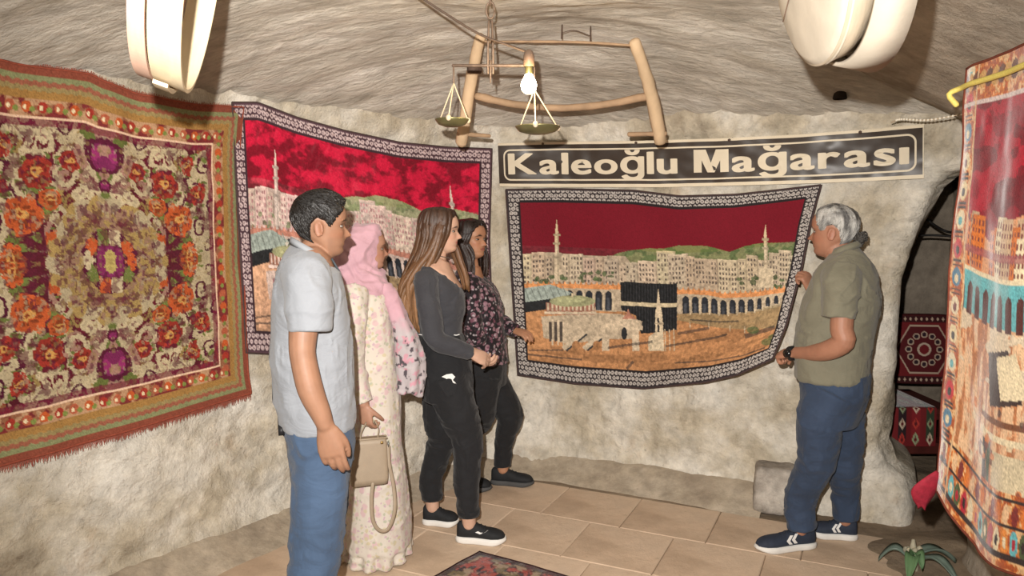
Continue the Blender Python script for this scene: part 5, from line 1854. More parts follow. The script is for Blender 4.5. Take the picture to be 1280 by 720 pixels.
# ======================================================== woman in pink headscarf
w2p = Person(-.655, 3.48, 1, 2, 'woman in a pink headscarf and long cream flowered dress holding a beige handbag', hexc('a07863'), 1.0)
w2p.head(284, 337, 460, yaw=2, pitch=2, wscale=.98)
w2p.neck(450, 342, .05, .048)
w2p.add_rings(w2p.body, [(340, 440, 462, .05), (352, 428, 470, .11), (380, 424, 482, .14), (440, 432, 490, .13), (500, 436, 494, .14), (540, 440, 496, .13)])
a, b, c_ = w2p.L(444, 366, .155), w2p.L(440, 440, .20), w2p.L(455, 506, .215)
w2p.body.tube([a, b, w2p.L(447, 475, .21), c_], [.045, .038, .034, .025], 14, sub=5)
w2p.hand(c_, (.10, .02, -.97), (.62, .72, .0), 1, [(38, 55, 35), (45, 60, 38), (52, 62, 38), (56, 62, 38)], .92, (.75, .55, .45), .5)
a, b, cf = w2p.L(446, 366, -.155), w2p.L(442, 440, -.20), w2p.L(470, 490, -.19)
w2p.body.tube([a, b, cf], [.045, .038, .026], 14, sub=5)
w2p.hand(cf, (.5, 0, -.8), (.3, -.9, 0), -1, (20, 35, 20), .92)
for nr in (.075, -.075):
    y = w2p.ns * nr
    w2p.body.tube([(.0, y, .80), (.0, y, .45), (-.01, y, .09)], [.08, .06, .035], 12, sub=5); w2p.body.tube([(-.03, y, .045), (.12, y, .03)], [.03, .025], 10)
w2p.finish(M_skin, lips=hexc('a8645a'), brow=hexc('3a2a20'))
w2p.eyes()
M_dress = floral_mat('flowered_cotton', hexc('c2b9ad'), [hexc('bfa4a4'), hexc('b8ad92'), hexc('a5a692'), hexc('b39aa2')], 24.0, [.34, .28, .24, .22], .9, .1)
c = MB()
drs = [(347, 430, 466, .06, -.3), (355, 422, 474, .12), (368, 417, 486, .155), (385, 418, 492, .16), (410, 422, 494, .155), (440, 427, 496, .155), (490, 433, 500, .17), (560, 437, 503, .185), (600, 434, 509, .20), (640, 430, 513, .215), (672, 427, 515, .225)]
w2p.add_rings(c, drs)
# hem flounce
R = []
th = np.linspace(0, 2 * np.pi, 72, endpoint=False)
for t in np.linspace(0, 1, 8):
    py = 600 + t * 92
    a, b = w2p.L(434 - 9 * t, py), w2p.L(509 + 6 * t, py)
    cx, hx = (a[0] + b[0]) / 2, abs(a[0] - b[0]) / 2
    k = 1 + .075 * t * np.sin(th * 13 + .6 * np.sin(th * 3)) - .02
    R.append(np.stack([cx + hx * k * np.cos(th), (.20 + .03 * t) * k * np.sin(th), a[2] + 0 * th], 1))
c.rings(R[::-1])
for nr in (1, -1):
    e1 = [w2p.L(442, 364, .13 * nr), w2p.L(441, 385, .172 * nr), w2p.L(440, 440, .205 * nr)] + ([w2p.L(447, 475, .21), w2p.L(455, 503, .215)] if nr > 0 else [w2p.L(455, 470, -.2), w2p.L(468, 487, -.19)])
    c.tube(e1, [.066, .062, .053, .047, .043], 18, sub=5, round_end=False)
w2p.cloth('dress', c, M_dress, vox=.0065, smooth=3, folds=.008, fscale=12, fst=(1, 1, .16), seed=3)
M_pink = mat('pink_voile', hexc('b8919b'), .8, .10, 9, .2, 260, sheen=.25, wrinkle=.3)
c = MB()
w2p.add_rings(c, [(279.5, 444, 468, .035), (282, 436, 474, .062, .05), (290, 425, 475, .086, .05), (302, 418, 474, .098), (316, 414, 471, .103), (328, 412, 468.5, .104), (336, 411, 472, .104), (341, 412, 481, .106), (350, 414, 485.5, .118), (360, 420, 487, .150, -.2), (372, 436, 489, .12, -.5)], n=48)
w2p.cloth('headscarf', c, M_pink, vox=.005, smooth=3, creases=[(1.35, .14, .009, 22)], folds=.011, fscale=11, fst=(1.0, 1.0, 1.0), seed=8)
# scarf end falling over the chest, flowered grey at the tip
def scarf_col(v):
    z = v[:, 2]
    t = sstep(.0, 1.0, (1.17 - z) / .10 + .35 * fbm(v[:, 0] * 20, v[:, 1] * 20, v[:, 2] * 20, 2))
    pink = hexc('b8919b'); grey = hexc('a9a0a2')
    n1 = fbm(v[:, 0] * 46, v[:, 1] * 46, v[:, 2] * 46, 2); n2 = fbm(v[:, 0] * 40 + 5, v[:, 1] * 40, v[:, 2] * 40 + 3, 2)
    g = np.where((n1 > .42)[:, None], hexc('4a4348'), np.where((n2 > .35)[:, None], hexc('b98a95'), grey))
    return pink * (1 - t[:, None]) + g * t[:, None]
c = MB()
path_ = [(476, 352, .06, 13, .05), (487, 372, .07, 13, .055), (497, 395, .08, 14, .06), (507, 420, .09, 16, .065), (512, 450, .09, 18, .07), (513, 475, .09, 16, .07), (512, 490, .09, 14, .07)]
R = []
th = np.linspace(0, 2 * np.pi, 48, endpoint=False)
for i, (x, y, nr, hw, hy) in enumerate(path_):
    a, b = w2p.L(x - hw, y, nr), w2p.L(x + hw, y, nr)
    k = 1 + .16 * (i / 6) * np.sin(5 * th + i * .5) 
    R.append(np.stack([(a[0] + b[0]) / 2 + (b[0] - a[0]) / 2 * k * np.cos(th), w2p.ns * nr + hy * k * np.sin(th), a[2] + .012 * np.sin(3 * th) * (i > 4) + (-.25 * (b[0] - a[0]) / 2 * np.cos(th))], 1))
c.rings(R[::-1])
w2p.cloth('scarf_end', c, mat('printed_voile', None, .8, .06, 20, .2, 260, attr=True, sheen=.2), vox=.005, smooth=2, folds=.006, fscale=16, fst=(1.3, 1.3, .35), seed=4, colfn=scarf_col, deci=None)
M_shoe_w = mat('cream_leather', hexc('d2c8bb'), .6, .08, 20, .1)
w2p.shoe(w2p.G(436, 692) + np.array([-.02, 0, 0]), w2p.G(436, 692) + np.array([.215, .01, 0]), M_shoe_w, M_rubber, w=.043, hgt=.06, sole=.02, toe_h=.04)
w2p.shoe(w2p.G(436, 692) + np.array([.03, .17, 0]), w2p.G(436, 692) + np.array([.26, .17, 0]), M_shoe_w, M_rubber, w=.043, hgt=.06, sole=.02, toe_h=.04)

# her handbag, a thing of its own
hb_c = w2p.o + w2p.R @ w2p.L(461, 575, .24)
hb = empty('handbag', (hb_c[0], hb_c[1], hb_c[2] - .105), w2p.yaw + .08)
M_bag = mat('beige_leather', hexc('948470'), .5, .06, 25, .15, 220, spec=.4)
q = MB()
R = []
th = np.linspace(0, 2 * np.pi, 44, endpoint=False)
sq = lambda a, p: np.sign(a) * np.abs(a) ** p
for t in np.linspace(0, 1, 9):
    ww = (.084 - .006 * t); dd = .034 - .017 * t
    e = 1 - (abs(t - .5) * 2) ** 10 * .06
    R.append(np.stack([ww * e * sq(np.cos(th), .30), dd * e * sq(np.sin(th), .45), np.full(44, .205 * t)], 1))
q.rings(R); q.build('bag_body', M_bag, hb)
q = MB(); q.tube([(-.078, -.018, .203), (.078, -.018, .203)], .004, 6); q.tube([(-.078, .018, .203), (.078, .018, .203)], .004, 6); q.build('rim', M_bag, hb)
q = MB(); q.box((.055, -.024, .185), (.012, .004, .012)); q.build('clasp', mat('gold_metal', hexc('b79a62'), .35, .05, 20, 0, metal=.8), hb)
wl = np.array(hb.matrix_basis.inverted() @ Vector(w2p.o + w2p.R @ (c_ + np.array([.03, w2p.ns * .0, -.085]))))
q = MB(); q.tube([(.04, 0, .203), (.045, 0, .24), (.03, 0, .275), wl + np.array([.012, 0, -.004]), wl + np.array([-.025, 0, -.006]), (-.01, 0, .27), (-.03, 0, .23), (-.035, 0, .203)], .006, 8, .5, sub=5); q.build('handle', M_bag, hb)
q = MB(); q.tube([(.012, -.036, .01), (.004, -.04, -.06), (.008, -.042, -.15), (.035, -.042, -.20), (.075, -.04, -.20), (.105, -.036, -.12), (.104, -.02, -.02), (.088, -.01, .08), (.086, 0, .16)], .0085, 8, .35, up=(0, 1, 0), sub=6); q.build('strap', M_bag, hb)
q = MB(); t = np.linspace(0, 2 * np.pi, 16)
q.tube(np.stack([.086 + 0 * t, .008 * np.cos(t), .168 + .012 * np.sin(t)], 1), .0025, 6, round_end=False); q.build('strap_ring', mat('steel_ring', hexc('9a9a9a'), .3, .05, 20, 0, metal=.9), hb)
tag(hb, 'beige leather handbag with hanging strap in the hand of the scarfed woman', 'handbag')

# ======================================================== young woman with long hair
w3p = Person(-.325, 3.72, 1, 0, 'young woman with long brown hair in a charcoal top and black trousers', hexc('c09a84'), 1.0)
w3p.head(261, 316, 551, yaw=-10, pitch=2, wscale=.97)
w3p.neck(546, 327, .046, .044)
w3p.add_rings(w3p.body, [(323, 541, 561, .055, -.5), (336, 527, 570, .12, -.5), (352, 522, 577, .145, -.2), (385, 521, 576, .135), (415, 528, 572, .12), (450, 527, 582, .14), (480, 532, 582, .14)])
sh, el, wr = w3p.L(533, 348, .155), w3p.L(545, 424, .225), w3p.L(588, 441, .165)
w3p.body.tube([sh, w3p.L(536, 385, .20), el, w3p.L(566, 433, .205), wr], [.045, .041, .037, .033, .024], 14, sub=5)
w3p.hand(wr, w3p.L(612, 451, .125) - wr, (-.1, .75, -.55), 1, [(22, 30, 20), (26, 34, 22), (30, 36, 22), (34, 38, 24)], .92, (.7, .4, .5), .4)
shf, elf, wf = w3p.L(535, 348, -.155), w3p.L(552, 424, -.22), w3p.L(590, 446, -.0)
w3p.body.tube([shf, w3p.L(540, 385, -.20), elf, wf], [.045, .041, .037, .024], 14, sub=5)
w3p.hand(wf, w3p.L(612, 455, .07) - wf, (.1, .5, .6), -1, (30, 45, 25), .92)
# shoes placed on the floor as seen, legs rise from them
hN, tN = w3p.G(571, 676), w3p.G(632, 679)
hF, tF = w3p.G(529, 654), w3p.G(573, 656)
aN = hN + .26 * (tN - hN); aF = hF + .28 * (tF - hF)
kN, kF = w3p.L(584, 545, .045 + .5 * aN[1] * w3p.ns), w3p.L(552, 550, -.045 + .5 * aF[1] * w3p.ns)
pv = lambda nr: w3p.L(556, 470, nr)
w3p.body.tube([pv(.08), w3p.L(570, 505, .09), kN, [aN[0] - .012, aN[1], .28], [aN[0], aN[1], .08]], [.075, .068, .05, .045, .034], 14, sub=5)
w3p.body.tube([pv(-.08), w3p.L(554, 510, -.085), kF, [aF[0] - .012, aF[1], .28], [aF[0], aF[1], .08]], [.075, .068, .05, .045, .034], 14, sub=5)
for h_, t_ in ((hN, tN), (hF, tF)):
    w3p.body.tube([h_ + .2 * (t_ - h_) + [0, 0, .05], h_ + .75 * (t_ - h_) + [0, 0, .035]], [.024, .016], 10)
w3p.finish(M_skin, lips=hexc('b5665f'), brow=hexc('2c1f18'))
w3p.eyes()
M_top = mat('charcoal_knit', hexc('38383c'), .85, .08, 12, .2, 500, sheen=.15, wrinkle=.3)
c = MB()
w3p.add_rings(c, [(335, 530, 564, .105, -.62), (341, 523, 570, .148, -.5), (353, 517, 578, .166, -.25), (368, 515, 582, .158), (385, 516, 582, .145), (402, 520, 579, .132), (418, 523, 577, .13)])
for nr in (1, -1):
    pts = [w3p.L(533, 345, .13 * nr), w3p.L(533, 362, .175 * nr), w3p.L(538, 392, .205 * nr), w3p.L(545 if nr > 0 else 552, 424, .225 * nr), w3p.L(568, 434, .20 if nr > 0 else -.10), w3p.L(587, 441, .17) if nr > 0 else w3p.L(589, 446, -.01)]
    c.tube(pts, [.058, .056, .052, .049, .043, .036], 18, sub=5, round_end=False)
w3p.cloth('top', c, M_top, vox=.0055, smooth=4, folds=.0055, fscale=11, seed=1, creases=[(1.0, .05, .003, 22)])
M_trs = mat('black_jersey', hexc('1c1c1e'), .85, .08, 12, .2, 400, sheen=.1, wrinkle=.3)
c = MB()
w3p.add_rings(c, [(417, 522, 578, .135), (430, 521, 582, .15), (450, 519, 589, .168), (472, 521, 592, .172), (495, 529, 592, .165)])
c.tube([pv(.085), w3p.L(568, 500, .09), w3p.L(577, 525, .10), kN, kN * .5 + np.array([aN[0] - .012, aN[1], .25]) * .5, [aN[0] - .01, aN[1], .25], [aN[0] - .004, aN[1], .145]], [.105, .098, .09, .078, .068, .058, .052], 20, up=(1, 0, 0), sub=5, round_end=False)
c.tube([pv(-.085), w3p.L(553, 505, -.09), w3p.L(552, 530, -.09), kF, kF * .5 + np.array([aF[0] - .012, aF[1], .25]) * .5, [aF[0] - .01, aF[1], .25], [aF[0] - .004, aF[1], .145]], [.105, .098, .088, .074, .064, .056, .052], 20, up=(1, 0, 0), sub=5, round_end=False)
w3p.cloth('trousers', c, M_trs, vox=.006, smooth=4, folds=.008, fscale=10, seed=6, creases=[(.45, .08, .006, 18), (.22, .07, .006, 22)])
for a in (aN, aF):
    q = MB(); q.tube([(a[0] - .003, a[1], .165), (a[0] - .002, a[1], .135)], [.056, .055], 18, up=(1, 0, 0), round_end=False); q.build('cuff', M_trs, w3p.root)
M_white = mat('white_print', hexc('d8d6d3'), .6, .05, 10, 0)
# white waistband flashes and the printed emblem on the thigh
for (x0, x1, nr) in ((524, 537, .125), (566, 574, .10)):
    q = MB(); q.tube([w3p.L(x0, 418, nr), w3p.L((x0 + x1) / 2, 419, nr + .014), w3p.L(x1, 418, nr + .012)], .0045, 6, .6, sub=3); q.build('waistband', M_white, w3p.root)
th_c = [w3p.L(552 + dx, 471 + dy, .183) for dx, dy in ((0, 0), (6, -3), (13, -4), (17, 0), (14, 4), (19, 9), (10, 6), (5, 2))]
obj('emblem', [p_ for p_ in th_c], [tuple(range(8))], M_white, w3p.root, smooth=False)
M_sneakb = mat('black_mesh_sneaker', hexc('202123'), .75, .12, 40, .3, 300)
sN = w3p.shoe(hN, tN, M_sneakb, M_rubber, w=.044, hgt=.085, sole=.030, lace=M_sneakb, toe_h=.048)
w3p.shoe_mark(sN, [[(.40, .062), (.50, .055), (.62, .066), (.66, .072), (.52, .062), (.46, .068)]], M_white, -1)
w3p.shoe_mark(sN, [[(.50, .020), (.60, .012), (.66, .010), (.58, .022)]], M_sneakb, -1)
w3p.shoe(hF, tF, M_sneakb, M_rubber, w=.044, hgt=.085, sole=.028, lace=M_sneakb, toe_h=.048)
q = MB(); t = np.linspace(0, 2 * np.pi, 40)
nk = w3p.hl((-.03, 0, -.02)); q.tube(np.stack([nk[0] + .012 + .05 * np.cos(t), .047 * np.sin(t), nk[2] - .012 - .25 * .05 * np.cos(t)], 1), .0022, 5, round_end=False)
q.build('necklace', mat('dark_choker', hexc('5a4a42'), .5, .1, 20, 0), w3p.root)

def long_hair(p, n, end_fn, c_root, c_tip, m, part=.02, seed=1, skip=52, width=.016, jit=.012, name='hair_locks', ztop=.98, fall=None):
    """locks that leave the parting, follow the skull and then hang"""
    r = np.random.default_rng(seed)
    P, th = head_grid(p.fem, 60, 180)
    b = MB(); cols = []
    for i in range(n):
        az = math.radians(r.uniform(skip, 180)) * (1 if i % 2 else -1)
        j = int(((az) % (2 * math.pi)) / (2 * math.pi) * 180) % 180
        lift = r.uniform(.035, .085)
        pts = []
        # from the parting on the crown
        sd = 1 if az > 0 else -1
        x0 = np.interp(abs(math.degrees(az)), [skip, 100, 180], [.27, .05, -.22]) + r.uniform(-.03, .03)
        zc = float(np.interp(x0, [-.25, 0, .2, .30], [.985, 1.0, .965, .90]))
        pts.append(np.array([x0, part + sd * .012, zc + lift * .4]))
        for zz in (.93, .82, .68, .52, .36):
            q = P[int(max(zz, .60) * 59), j].copy()
            q[2] = zz
            if abs(math.degrees(az)) < 100:           # front locks sweep back over the ear
                sw = np.interp(zz, [.36, .68, .93], [.20, .10, .02]) * np.interp(abs(math.degrees(az)), [skip, 100], [1, .2])
                q[0] -= sw
            rad = np.array([q[0] + .02, q[1], 0.0]); rad /= np.linalg.norm(rad) + 1e-6
            q[:2] += rad[:2] * lift
            if q[2] > .8: q[2] += lift * .5
            pts.append(q)
        pts = [p.hl(q) for q in pts]
        pts += end_fn(math.degrees(az), pts[-1], r)
        pts = np.array(pts)
        pts[4:] += r.normal(0, jit * .5, 3)
        m0 = len(b.v)
        w = width * r.uniform(.7, 1.3)
        rad_ = np.interp(np.linspace(0, 1, len(pts)), [0, .12, .6, .9, 1], [.4, .95, 1.0, .7, .2]) * w
        # ribbon-like locks, flat side outwards
        b.tube(pts, rad_, 6, .42, up=(0, 0, 1), sub=3, round_end=False)
        vz = np.array(b.v[m0:])
        t = np.clip((p.ho[2] + p.H - vz[:, 2]) / .55, 0, 1)[:, None]
        cc = (np.asarray(c_root) * (1 - t) + np.asarray(c_tip) * t) * r.uniform(.72, 1.25)
        cols.append(cc)
    me = b.mesh(name)
    setcol(me, np.vstack(cols))
    return link(name, me, m, p.root)
def w3_end(az, last, r):
    s_ = 1 if az > 0 else -1
    near = s_ == w3p.ns
    a = abs(az)
    out = []
    z = last[2]
    if a < 78 and not near and r.random() < .8:       # a lock in front of the far shoulder
        for zz, dx in ((.06, .01), (.12, .03), (.19, .055), (.26, .065)):
            out.append(np.array([last[0] + .025 + dx, last[1] * .9 + s_ * .01, z - zz]))
        return out
    tx = w3p.L(r.uniform(506, 524), 380)[0]
    yy = np.clip(last[1], -.11, .11)
    zend = w3p.L(512, r.uniform(385, 414))[2]
    for t in (.2, .42, .62, .82, 1.0):
        x = last[0] + (tx - last[0]) * sstep(0, .75, t) - .018 * math.sin(t * 3.1)
        out.append(np.array([x, yy * (1 + .12 * math.sin(t * 3)), z + (zend - z) * t]))
    return out
brn = lambda v: np.tile(hexc('33231c'), (len(v), 1))
M_hairb = hair_strand_mat('brown_hair', .38)
linw = lambda a: np.interp(a, [0, 20, 40, 60, 75, 95, 120, 180], [.86, .84, .76, .64, .50, .30, .12, .05])
w3p.hair_cap(linw, lambda a, z: np.interp(z, [.0, .4, .8, 1], [.05, .055, .05, .045]), M_hairb, colfn=brn, noise=.006, streak=140)
long_hair(w3p, 330, w3_end, hexc('3b281f'), hexc('8a6443'), M_hairb, seed=3, skip=46)

# ======================================================== woman in flowered blouse
w4p = Person(-.165, 4.33, 1, -14, 'woman with dark shoulder length hair in a black flowered blouse beside the tapestry', hexc('a87a5e'), 1.0)
w4p.head(275, 323, 589, yaw=-20, pitch=0, wscale=.98)
w4p.neck(589, 335, .046, .045)
w4p.add_rings(w4p.body, [(331, 582, 600, .055, -.3), (342, 579, 603, .085, -.3), (358, 580, 608, .115), (390, 580, 616, .13), (420, 584, 618, .125), (455, 584, 624, .14), (478, 588, 624, .14)])
# arm that reaches to the tapestry edge
sh, el, wr = w4p.L(600, 360, -.12), w4p.L(618, 398, -.15), w4p.L(643, 413, -.06)
w4p.body.tube([sh, w4p.L(610, 378, -.16), el, w4p.L(632, 407, -.10), wr], [.032, .036, .036, .032, .024], 12, sub=5)
w4p.hand(wr, w4p.L(657, 417, -.02) - wr, (.1, .3, -.9), 1, (25, 35, 20), .85)
sh, el, wn = w4p.L(588, 362, .13), w4p.L(592, 410, .185), w4p.L(604, 440, .10)
w4p.body.tube([sh, el, wn], [.03, .037, .025], 12, sub=5)
w4p.hand(wn, w4p.L(620, 449, .06) - wn, (0, .8, .3), 1, (25, 40, 22), .88)
hN, tN = w4p.G(599, 612), w4p.G(614, 614)
hN = tN + unit(hN - tN) * .235
hF, tF = w4p.G(614, 604), w4p.G(667, 607)
aN = hN + .28 * (tN - hN); aF = hF + .28 * (tF - hF)
kN, kF = w4p.L(600, 525, .035 + .5 * aN[1] * w4p.ns), w4p.L(637, 521, -.03 + .5 * aF[1] * w4p.ns)
pv = lambda nr: w4p.L(606, 468, nr)
w4p.body.tube([pv(.075), kN, [aN[0], aN[1], .3], [aN[0], aN[1], .08]], [.072, .05, .045, .034], 12, sub=6)
w4p.body.tube([pv(-.075), w4p.L(622, 495, -.06), kF, [aF[0] + .005, aF[1], .28], [aF[0], aF[1], .08]], [.072, .066, .05, .044, .034], 12, sub=6)
for h_, t_ in ((hN, tN), (hF, tF)):
    w4p.body.tube([h_ + .2 * (t_ - h_) + [0, 0, .05], h_ + .75 * (t_ - h_) + [0, 0, .035]], [.024, .016], 10)
w4p.finish(M_skin, lips=hexc('9c5850'), brow=hexc('1d1512'))
w4p.eyes()
M_blouse = floral_mat('flowered_viscose', hexc('211c20'), [hexc('8f6f78'), hexc('6a4350'), hexc('a39a9d'), hexc('43292f')], 26.0, [.36, .30, .24, .22], .7, .1)
c = MB()
w4p.add_rings(c, [(334, 580, 600, .066, -.9), (338, 577, 603, .10, -.6), (345, 573, 608, .145, -.35), (354, 570, 614, .165, -.15), (368, 572, 622, .16), (385, 575, 627, .155), (405, 578, 629, .15), (430, 579, 631, .155), (452, 578, 633, .165)])
c.tube([w4p.L(599, 350, -.12), w4p.L(608, 370, -.16), w4p.L(618, 398, -.155), w4p.L(632, 406, -.10), w4p.L(644, 413, -.055)], [.056, .054, .05, .046, .042], 16, sub=5, round_end=False)
c.tube([w4p.L(587, 350, .12), w4p.L(589, 375, .17), w4p.L(592, 410, .19), w4p.L(602, 437, .11)], [.056, .054, .05, .042], 16, sub=5, round_end=False)
w4p.cloth('blouse', c, M_blouse, vox=.006, smooth=4, folds=.009, fscale=12, seed=9)
c = MB()
w4p.add_rings(c, [(440, 580, 630, .155), (460, 579, 632, .168), (480, 582, 631, .168)])
c.tube([pv(-.08), pv(-.08) * .5 + kF * .5 + np.array([.008, 0, 0]), kF, kF * .5 + np.array([aF[0] - .005, aF[1], .22]) * .5, [aF[0] + .004, aF[1], .22], [aF[0], aF[1], .11]], [.104, .098, .076, .062, .054, .05], 18, up=(1, 0, 0), sub=5, round_end=False)
c.tube([pv(.08), w4p.L(602, 495, .075), kN, [aN[0], aN[1], .3], [aN[0], aN[1], .11]], [.104, .095, .074, .056, .05], 18, up=(1, 0, 0), sub=5, round_end=False)
w4p.cloth('trousers', c, M_trs, vox=.006, smooth=4, folds=.006, fscale=11, seed=7, creases=[(.45, .08, .005, 18), (.18, .06, .005, 22)])
M_dsole = mat('dark_rubber', hexc('4a4a4a'), .7, .1, 20, .1)
w4p.shoe(hF, tF, M_sneakb, M_dsole, w=.044, hgt=.085, sole=.026, lace=M_sneakb)
w4p.shoe(hN, tN, M_sneakb, M_dsole, w=.044, hgt=.085, sole=.026, lace=M_sneakb)
def w4_end(az, last, r):
    s_ = 1 if az > 0 else -1
    zend = w4p.L(580, r.uniform(331, 352))[2]
    a = abs(az)
    out = []
    tx = np.interp(a, [60, 180], [-.015, -.085])
    for t in (.35, .7, 1.0):
        out.append(np.array([last[0] + (tx - last[0]) * t * .5 + .02 * math.sin(t * 3), last[1] * (1 + .1 * t), last[2] + (zend - last[2]) * t]))
    return out
w4p.hair_cap(linw, lambda a, z: np.interp(z, [.0, .4, .8, 1], [.07, .075, .06, .05]), M_hairb, colfn=lambda v: np.tile(hexc('1f1613'), (len(v), 1)), noise=.008, streak=120)
long_hair(w4p, 210, w4_end, hexc('211713'), hexc('3a271e'), M_hairb, seed=8, skip=50, width=.015)
q = MB(); e = w4p.hl((-.03, w4p.ns * .39, .22)); t = np.linspace(0, 2 * np.pi, 20); q.tube(np.stack([e[0] + .010 * np.cos(t), e[1] + 0 * t, e[2] - .012 + .012 * np.sin(t)], 1), .0018, 5, round_end=False)
q.build('earring', mat('gold_hoop', hexc('c9a24d'), .3, .05, 20, 0, metal=.9), w4p.root)

# ======================================================== grey haired man holding the tapestry
m5 = Person(1.46, 3.55, -1, -10, 'grey haired man with small bun in olive polo shirt holding the tapestry edge', hexc('9e7059'))
m5.head(257, 321, 1041, yaw=-4, pitch=2, wscale=.95)
m5.neck(1056, 322, .060, .057)
m5.add_rings(m5.body, [(314, 1042, 1070, .065), (328, 1032, 1080, .11), (348, 1026, 1086, .14), (390, 1012, 1086, .145), (430, 1008, 1078, .145), (475, 1010, 1074, .14), (505, 1014, 1074, .13)])
sh, el, wr = m5.L(1053, 355, .175), m5.L(1055, 427, .245), m5.L(996, 441, .10)
m5.body.tube([sh, m5.L(1053, 390, .225), m5.L(1052, 412, .24), el, m5.L(1035, 438, .215), m5.L(1015, 441, .16), wr], [.045, .048, .048, .047, .045, .037, .030], 16, sub=4)
fist = m5.L(966, 443, .045)
m5.hand(wr, fist - wr, (.2, -.45, -.85), -1, [(62, 88, 55), (68, 90, 58), (70, 90, 58), (72, 90, 58)], 1.03, (.85, .25, .5), .6)
sh, el, wr2 = m5.L(1048, 355, -.17), m5.L(1032, 415, -.22), m5.L(1016, 366, -.12)
m5.body.tube([sh, m5.L(1040, 385, -.22), el, m5.L(1022, 390, -.17), wr2], [.045, .048, .044, .04, .030], 14, sub=5)
m5.hand(wr2, m5.L(1008, 348, -.10) - wr2, (.75, -.1, .3), -1, [(60, 85, 55)] * 4, 1.0, (.8, .4, .5), .5)
hN, tN = m5.G(1018, 683), m5.G(945, 689)
hF, tF = m5.G(1071, 674), m5.G(1012, 668)
aN = hN + .27 * (tN - hN); aF = hF + .27 * (tF - hF)
kN, kF = m5.L(1021, 571, .045 + .5 * aN[1] * m5.ns), m5.L(1055, 573, -.045 + .5 * aF[1] * m5.ns)
pv = lambda nr: m5.L(1043, 488, nr)
m5.body.tube([pv(.08), m5.L(1026, 520, .09), kN, kN * .5 + np.array([aN[0] + .012, aN[1], .24]) * .5, [aN[0] + .004, aN[1], .24], [aN[0], aN[1], .08]], [.075, .072, .06, .052, .045, .035], 14, sub=6)
m5.body.tube([pv(-.08), m5.L(1054, 520, -.09), kF, kF * .5 + np.array([aF[0] + .01, aF[1], .24]) * .5, [aF[0], aF[1], .24], [aF[0], aF[1], .08]], [.075, .07, .055, .05, .045, .035], 14, sub=6)
for h_, t_ in ((hN, tN), (hF, tF)):
    m5.body.tube([h_ + .2 * (t_ - h_) + [0, 0, .05], h_ + .75 * (t_ - h_) + [0, 0, .035]], [.025, .018], 10)
m5.finish(M_skin, stubble=.12, brow=hexc('6a625c'))
m5.eyes()
M_olive = mat('olive_jersey', hexc('74705f'), .88, .06, 12, .2, 500, sheen=.15, wrinkle=.3)
c = MB()
m5.add_rings(c, [(311, 1040, 1073, .072, -.40), (319, 1033, 1080, .11, -.25), (330, 1025, 1089, .155, -.1), (350, 1016, 1097.5, .178), (372, 1008, 1099, .185), (395, 1001, 1098, .185), (415, 997.5, 1094, .18), (440, 996, 1089, .175), (473, 995, 1087, .178)])
c.tube([m5.L(1053, 342, .13), m5.L(1052, 358, .185), m5.L(1049, 382, .222), m5.L(1047.5, 397, .23)], [.08, .078, .072, .070], 20, round_end=False, sub=5)
c.tube([m5.L(1051, 342, -.13), m5.L(1046, 360, -.185), m5.L(1040, 392, -.22)], [.08, .076, .070], 20, round_end=False, sub=5)
m5.cloth('polo_shirt', c, M_olive, folds=.009, fscale=8, seed=12, creases=[(.98, .10, .004, 15), (1.22, .05, .003, 16)])
collar(m5, 315, 1039, 1074, .073, M_olive, .034, .008, -.38)
M_jean2 = mat('dark_denim', hexc('323f54'), .85, .2, 5, .25, 420, sheen=.1, wrinkle=.3)
c = MB()
m5.add_rings(c, [(464, 1001, 1087, .165), (485, 1001, 1087, .175), (505, 1002, 1081, .17), (530, 1003, 1073, .15)])
c.tube([pv(.09), m5.L(1026, 520, .09), kN, kN * .5 + np.array([aN[0] + .012, aN[1], .24]) * .5, [aN[0] + .004, aN[1], .24], [aN[0] - .008, aN[1], .10]], [.11, .104, .09, .078, .070, .064], 20, up=(1, 0, 0), sub=5, round_end=False)
c.tube([pv(-.09), m5.L(1054, 520, -.09), kF, kF * .5 + np.array([aF[0] + .01, aF[1], .24]) * .5, [aF[0], aF[1], .24], [aF[0] - .006, aF[1], .10]], [.11, .098, .078, .070, .066, .062], 20, up=(1, 0, 0), sub=5, round_end=False)
m5.cloth('jeans', c, M_jean2, folds=.008, fscale=10, seed=15, creases=[(.48, .08, .007, 18), (.18, .08, .008, 22), (.78, .05, .004, 18)])
M_navy = mat('navy_mesh_sneaker', hexc('2b3240'), .75, .12, 40, .3, 300)
for h_, t_ in ((hN, tN), (hF, tF)):
    sh_ = m5.shoe(h_, t_, M_navy, M_rubber, w=.048, hgt=.085, sole=.028, lace=M_navy, toe_h=.05)
    m5.shoe_mark(sh_, [[(.36, .040), (.42, .040), (.47, .060), (.39, .084), (.34, .084), (.41, .060)], [(.45, .038), (.51, .038), (.56, .056), (.48, .078), (.43, .078), (.50, .056)]], M_white, 1)
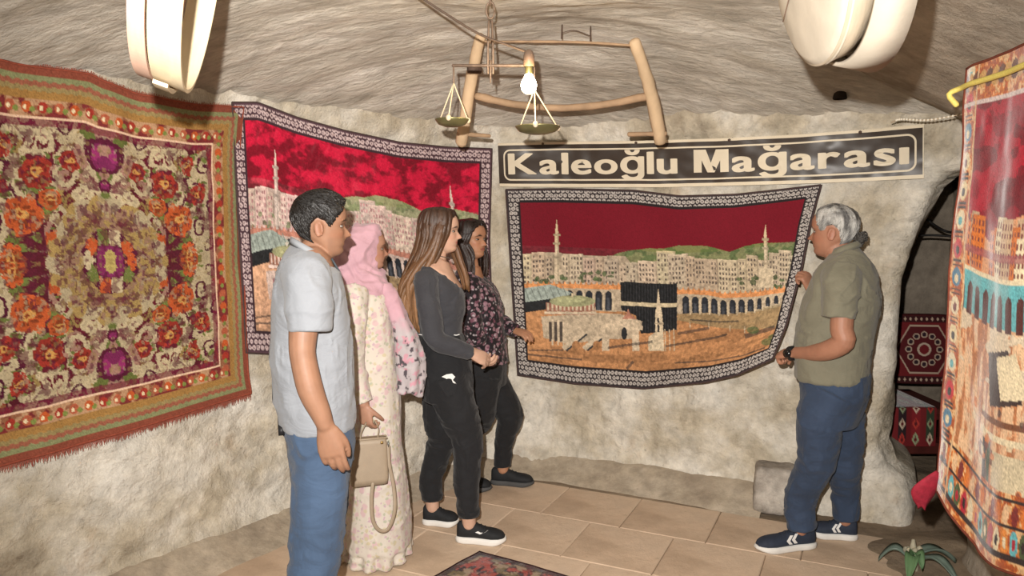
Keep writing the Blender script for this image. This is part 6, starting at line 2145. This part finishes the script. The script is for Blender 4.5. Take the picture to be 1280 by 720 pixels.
# watch
wa, wd_ = m5.L(990.5, 441.5, .088), unit(m5.L(985, 442, .07) - m5.L(996, 441, .10))
q = MB(); q.tube([wa - wd_ * .012, wa + wd_ * .012], .0345, 20, up=(0, 0, 1), round_end=False); wt_ = q.build('watch_strap', mat('black_strap', hexc('1b1b1d'), .5, .1, 20, 0), m5.root)
fn = unit(np.array([0, m5.ns * 1.0, .15]) - wd_ * (np.array([0, m5.ns * 1.0, .15]) @ wd_))
q = MB(); q.tube([wa + fn * .026, wa + fn * .040], .020, 20, round_end=False); q.build('watch_case', mat('black_glass', hexc('101214'), .15, .05, 20, 0, spec=.6), wt_)
lin5 = lambda a: np.interp(a, [0, 30, 45, 58, 66, 74, 80, 88, 100, 112, 124, 145, 180], [.93, .92, .87, .76, .62, .50, .52, .60, .61, .54, .36, .24, .22])
def gry(v):
    n = fbm(v[:, 0] * 40, v[:, 1] * 40, v[:, 2] * 14, 3)
    t = sstep(-.5, .5, n)[:, None]
    return hexc('5d5b59') * (1 - t) + hexc('b7b4ae') * t
M_hairg = hair_strand_mat('grey_hair', .55)
thk5 = lambda a, z: np.interp(z, [.2, .5, .72, .9, 1], [.02, .04, .05, .045, .035])
m5.hair_cap(lin5, thk5, M_hairg, colfn=gry, noise=.02, streak=110)
short_hair(m5, 700, lin5, thk5, M_hairg, gry, 4, .05, .003)
r = np.random.default_rng(5)
b = MB(); bun = m5.hl((-.53, 0, .36))
for i in range(46):
    d = unit(r.normal(0, 1, 3)); q0 = bun + d * r.uniform(.008, .024)
    t = np.linspace(0, 4.4, 9); e1 = unit(np.cross(d, (.3, .5, .8))); e2 = np.cross(d, e1); rr = r.uniform(.006, .013)
    b.tube(np.array([q0 + (e1 * math.cos(k) + e2 * math.sin(k)) * rr + d * .0025 * k for k in t]), .0042, 5)
b.ell(bun, (.024, .022, .026))
me = b.mesh('hair_bun'); v = verts(me)
setcol(me, hexc('3d3a36') * (1 + .5 * fbm(v[:, 0] * 80, v[:, 1] * 80, v[:, 2] * 80, 2)[:, None]))
link('hair_bun', me, M_hairg, m5.root)
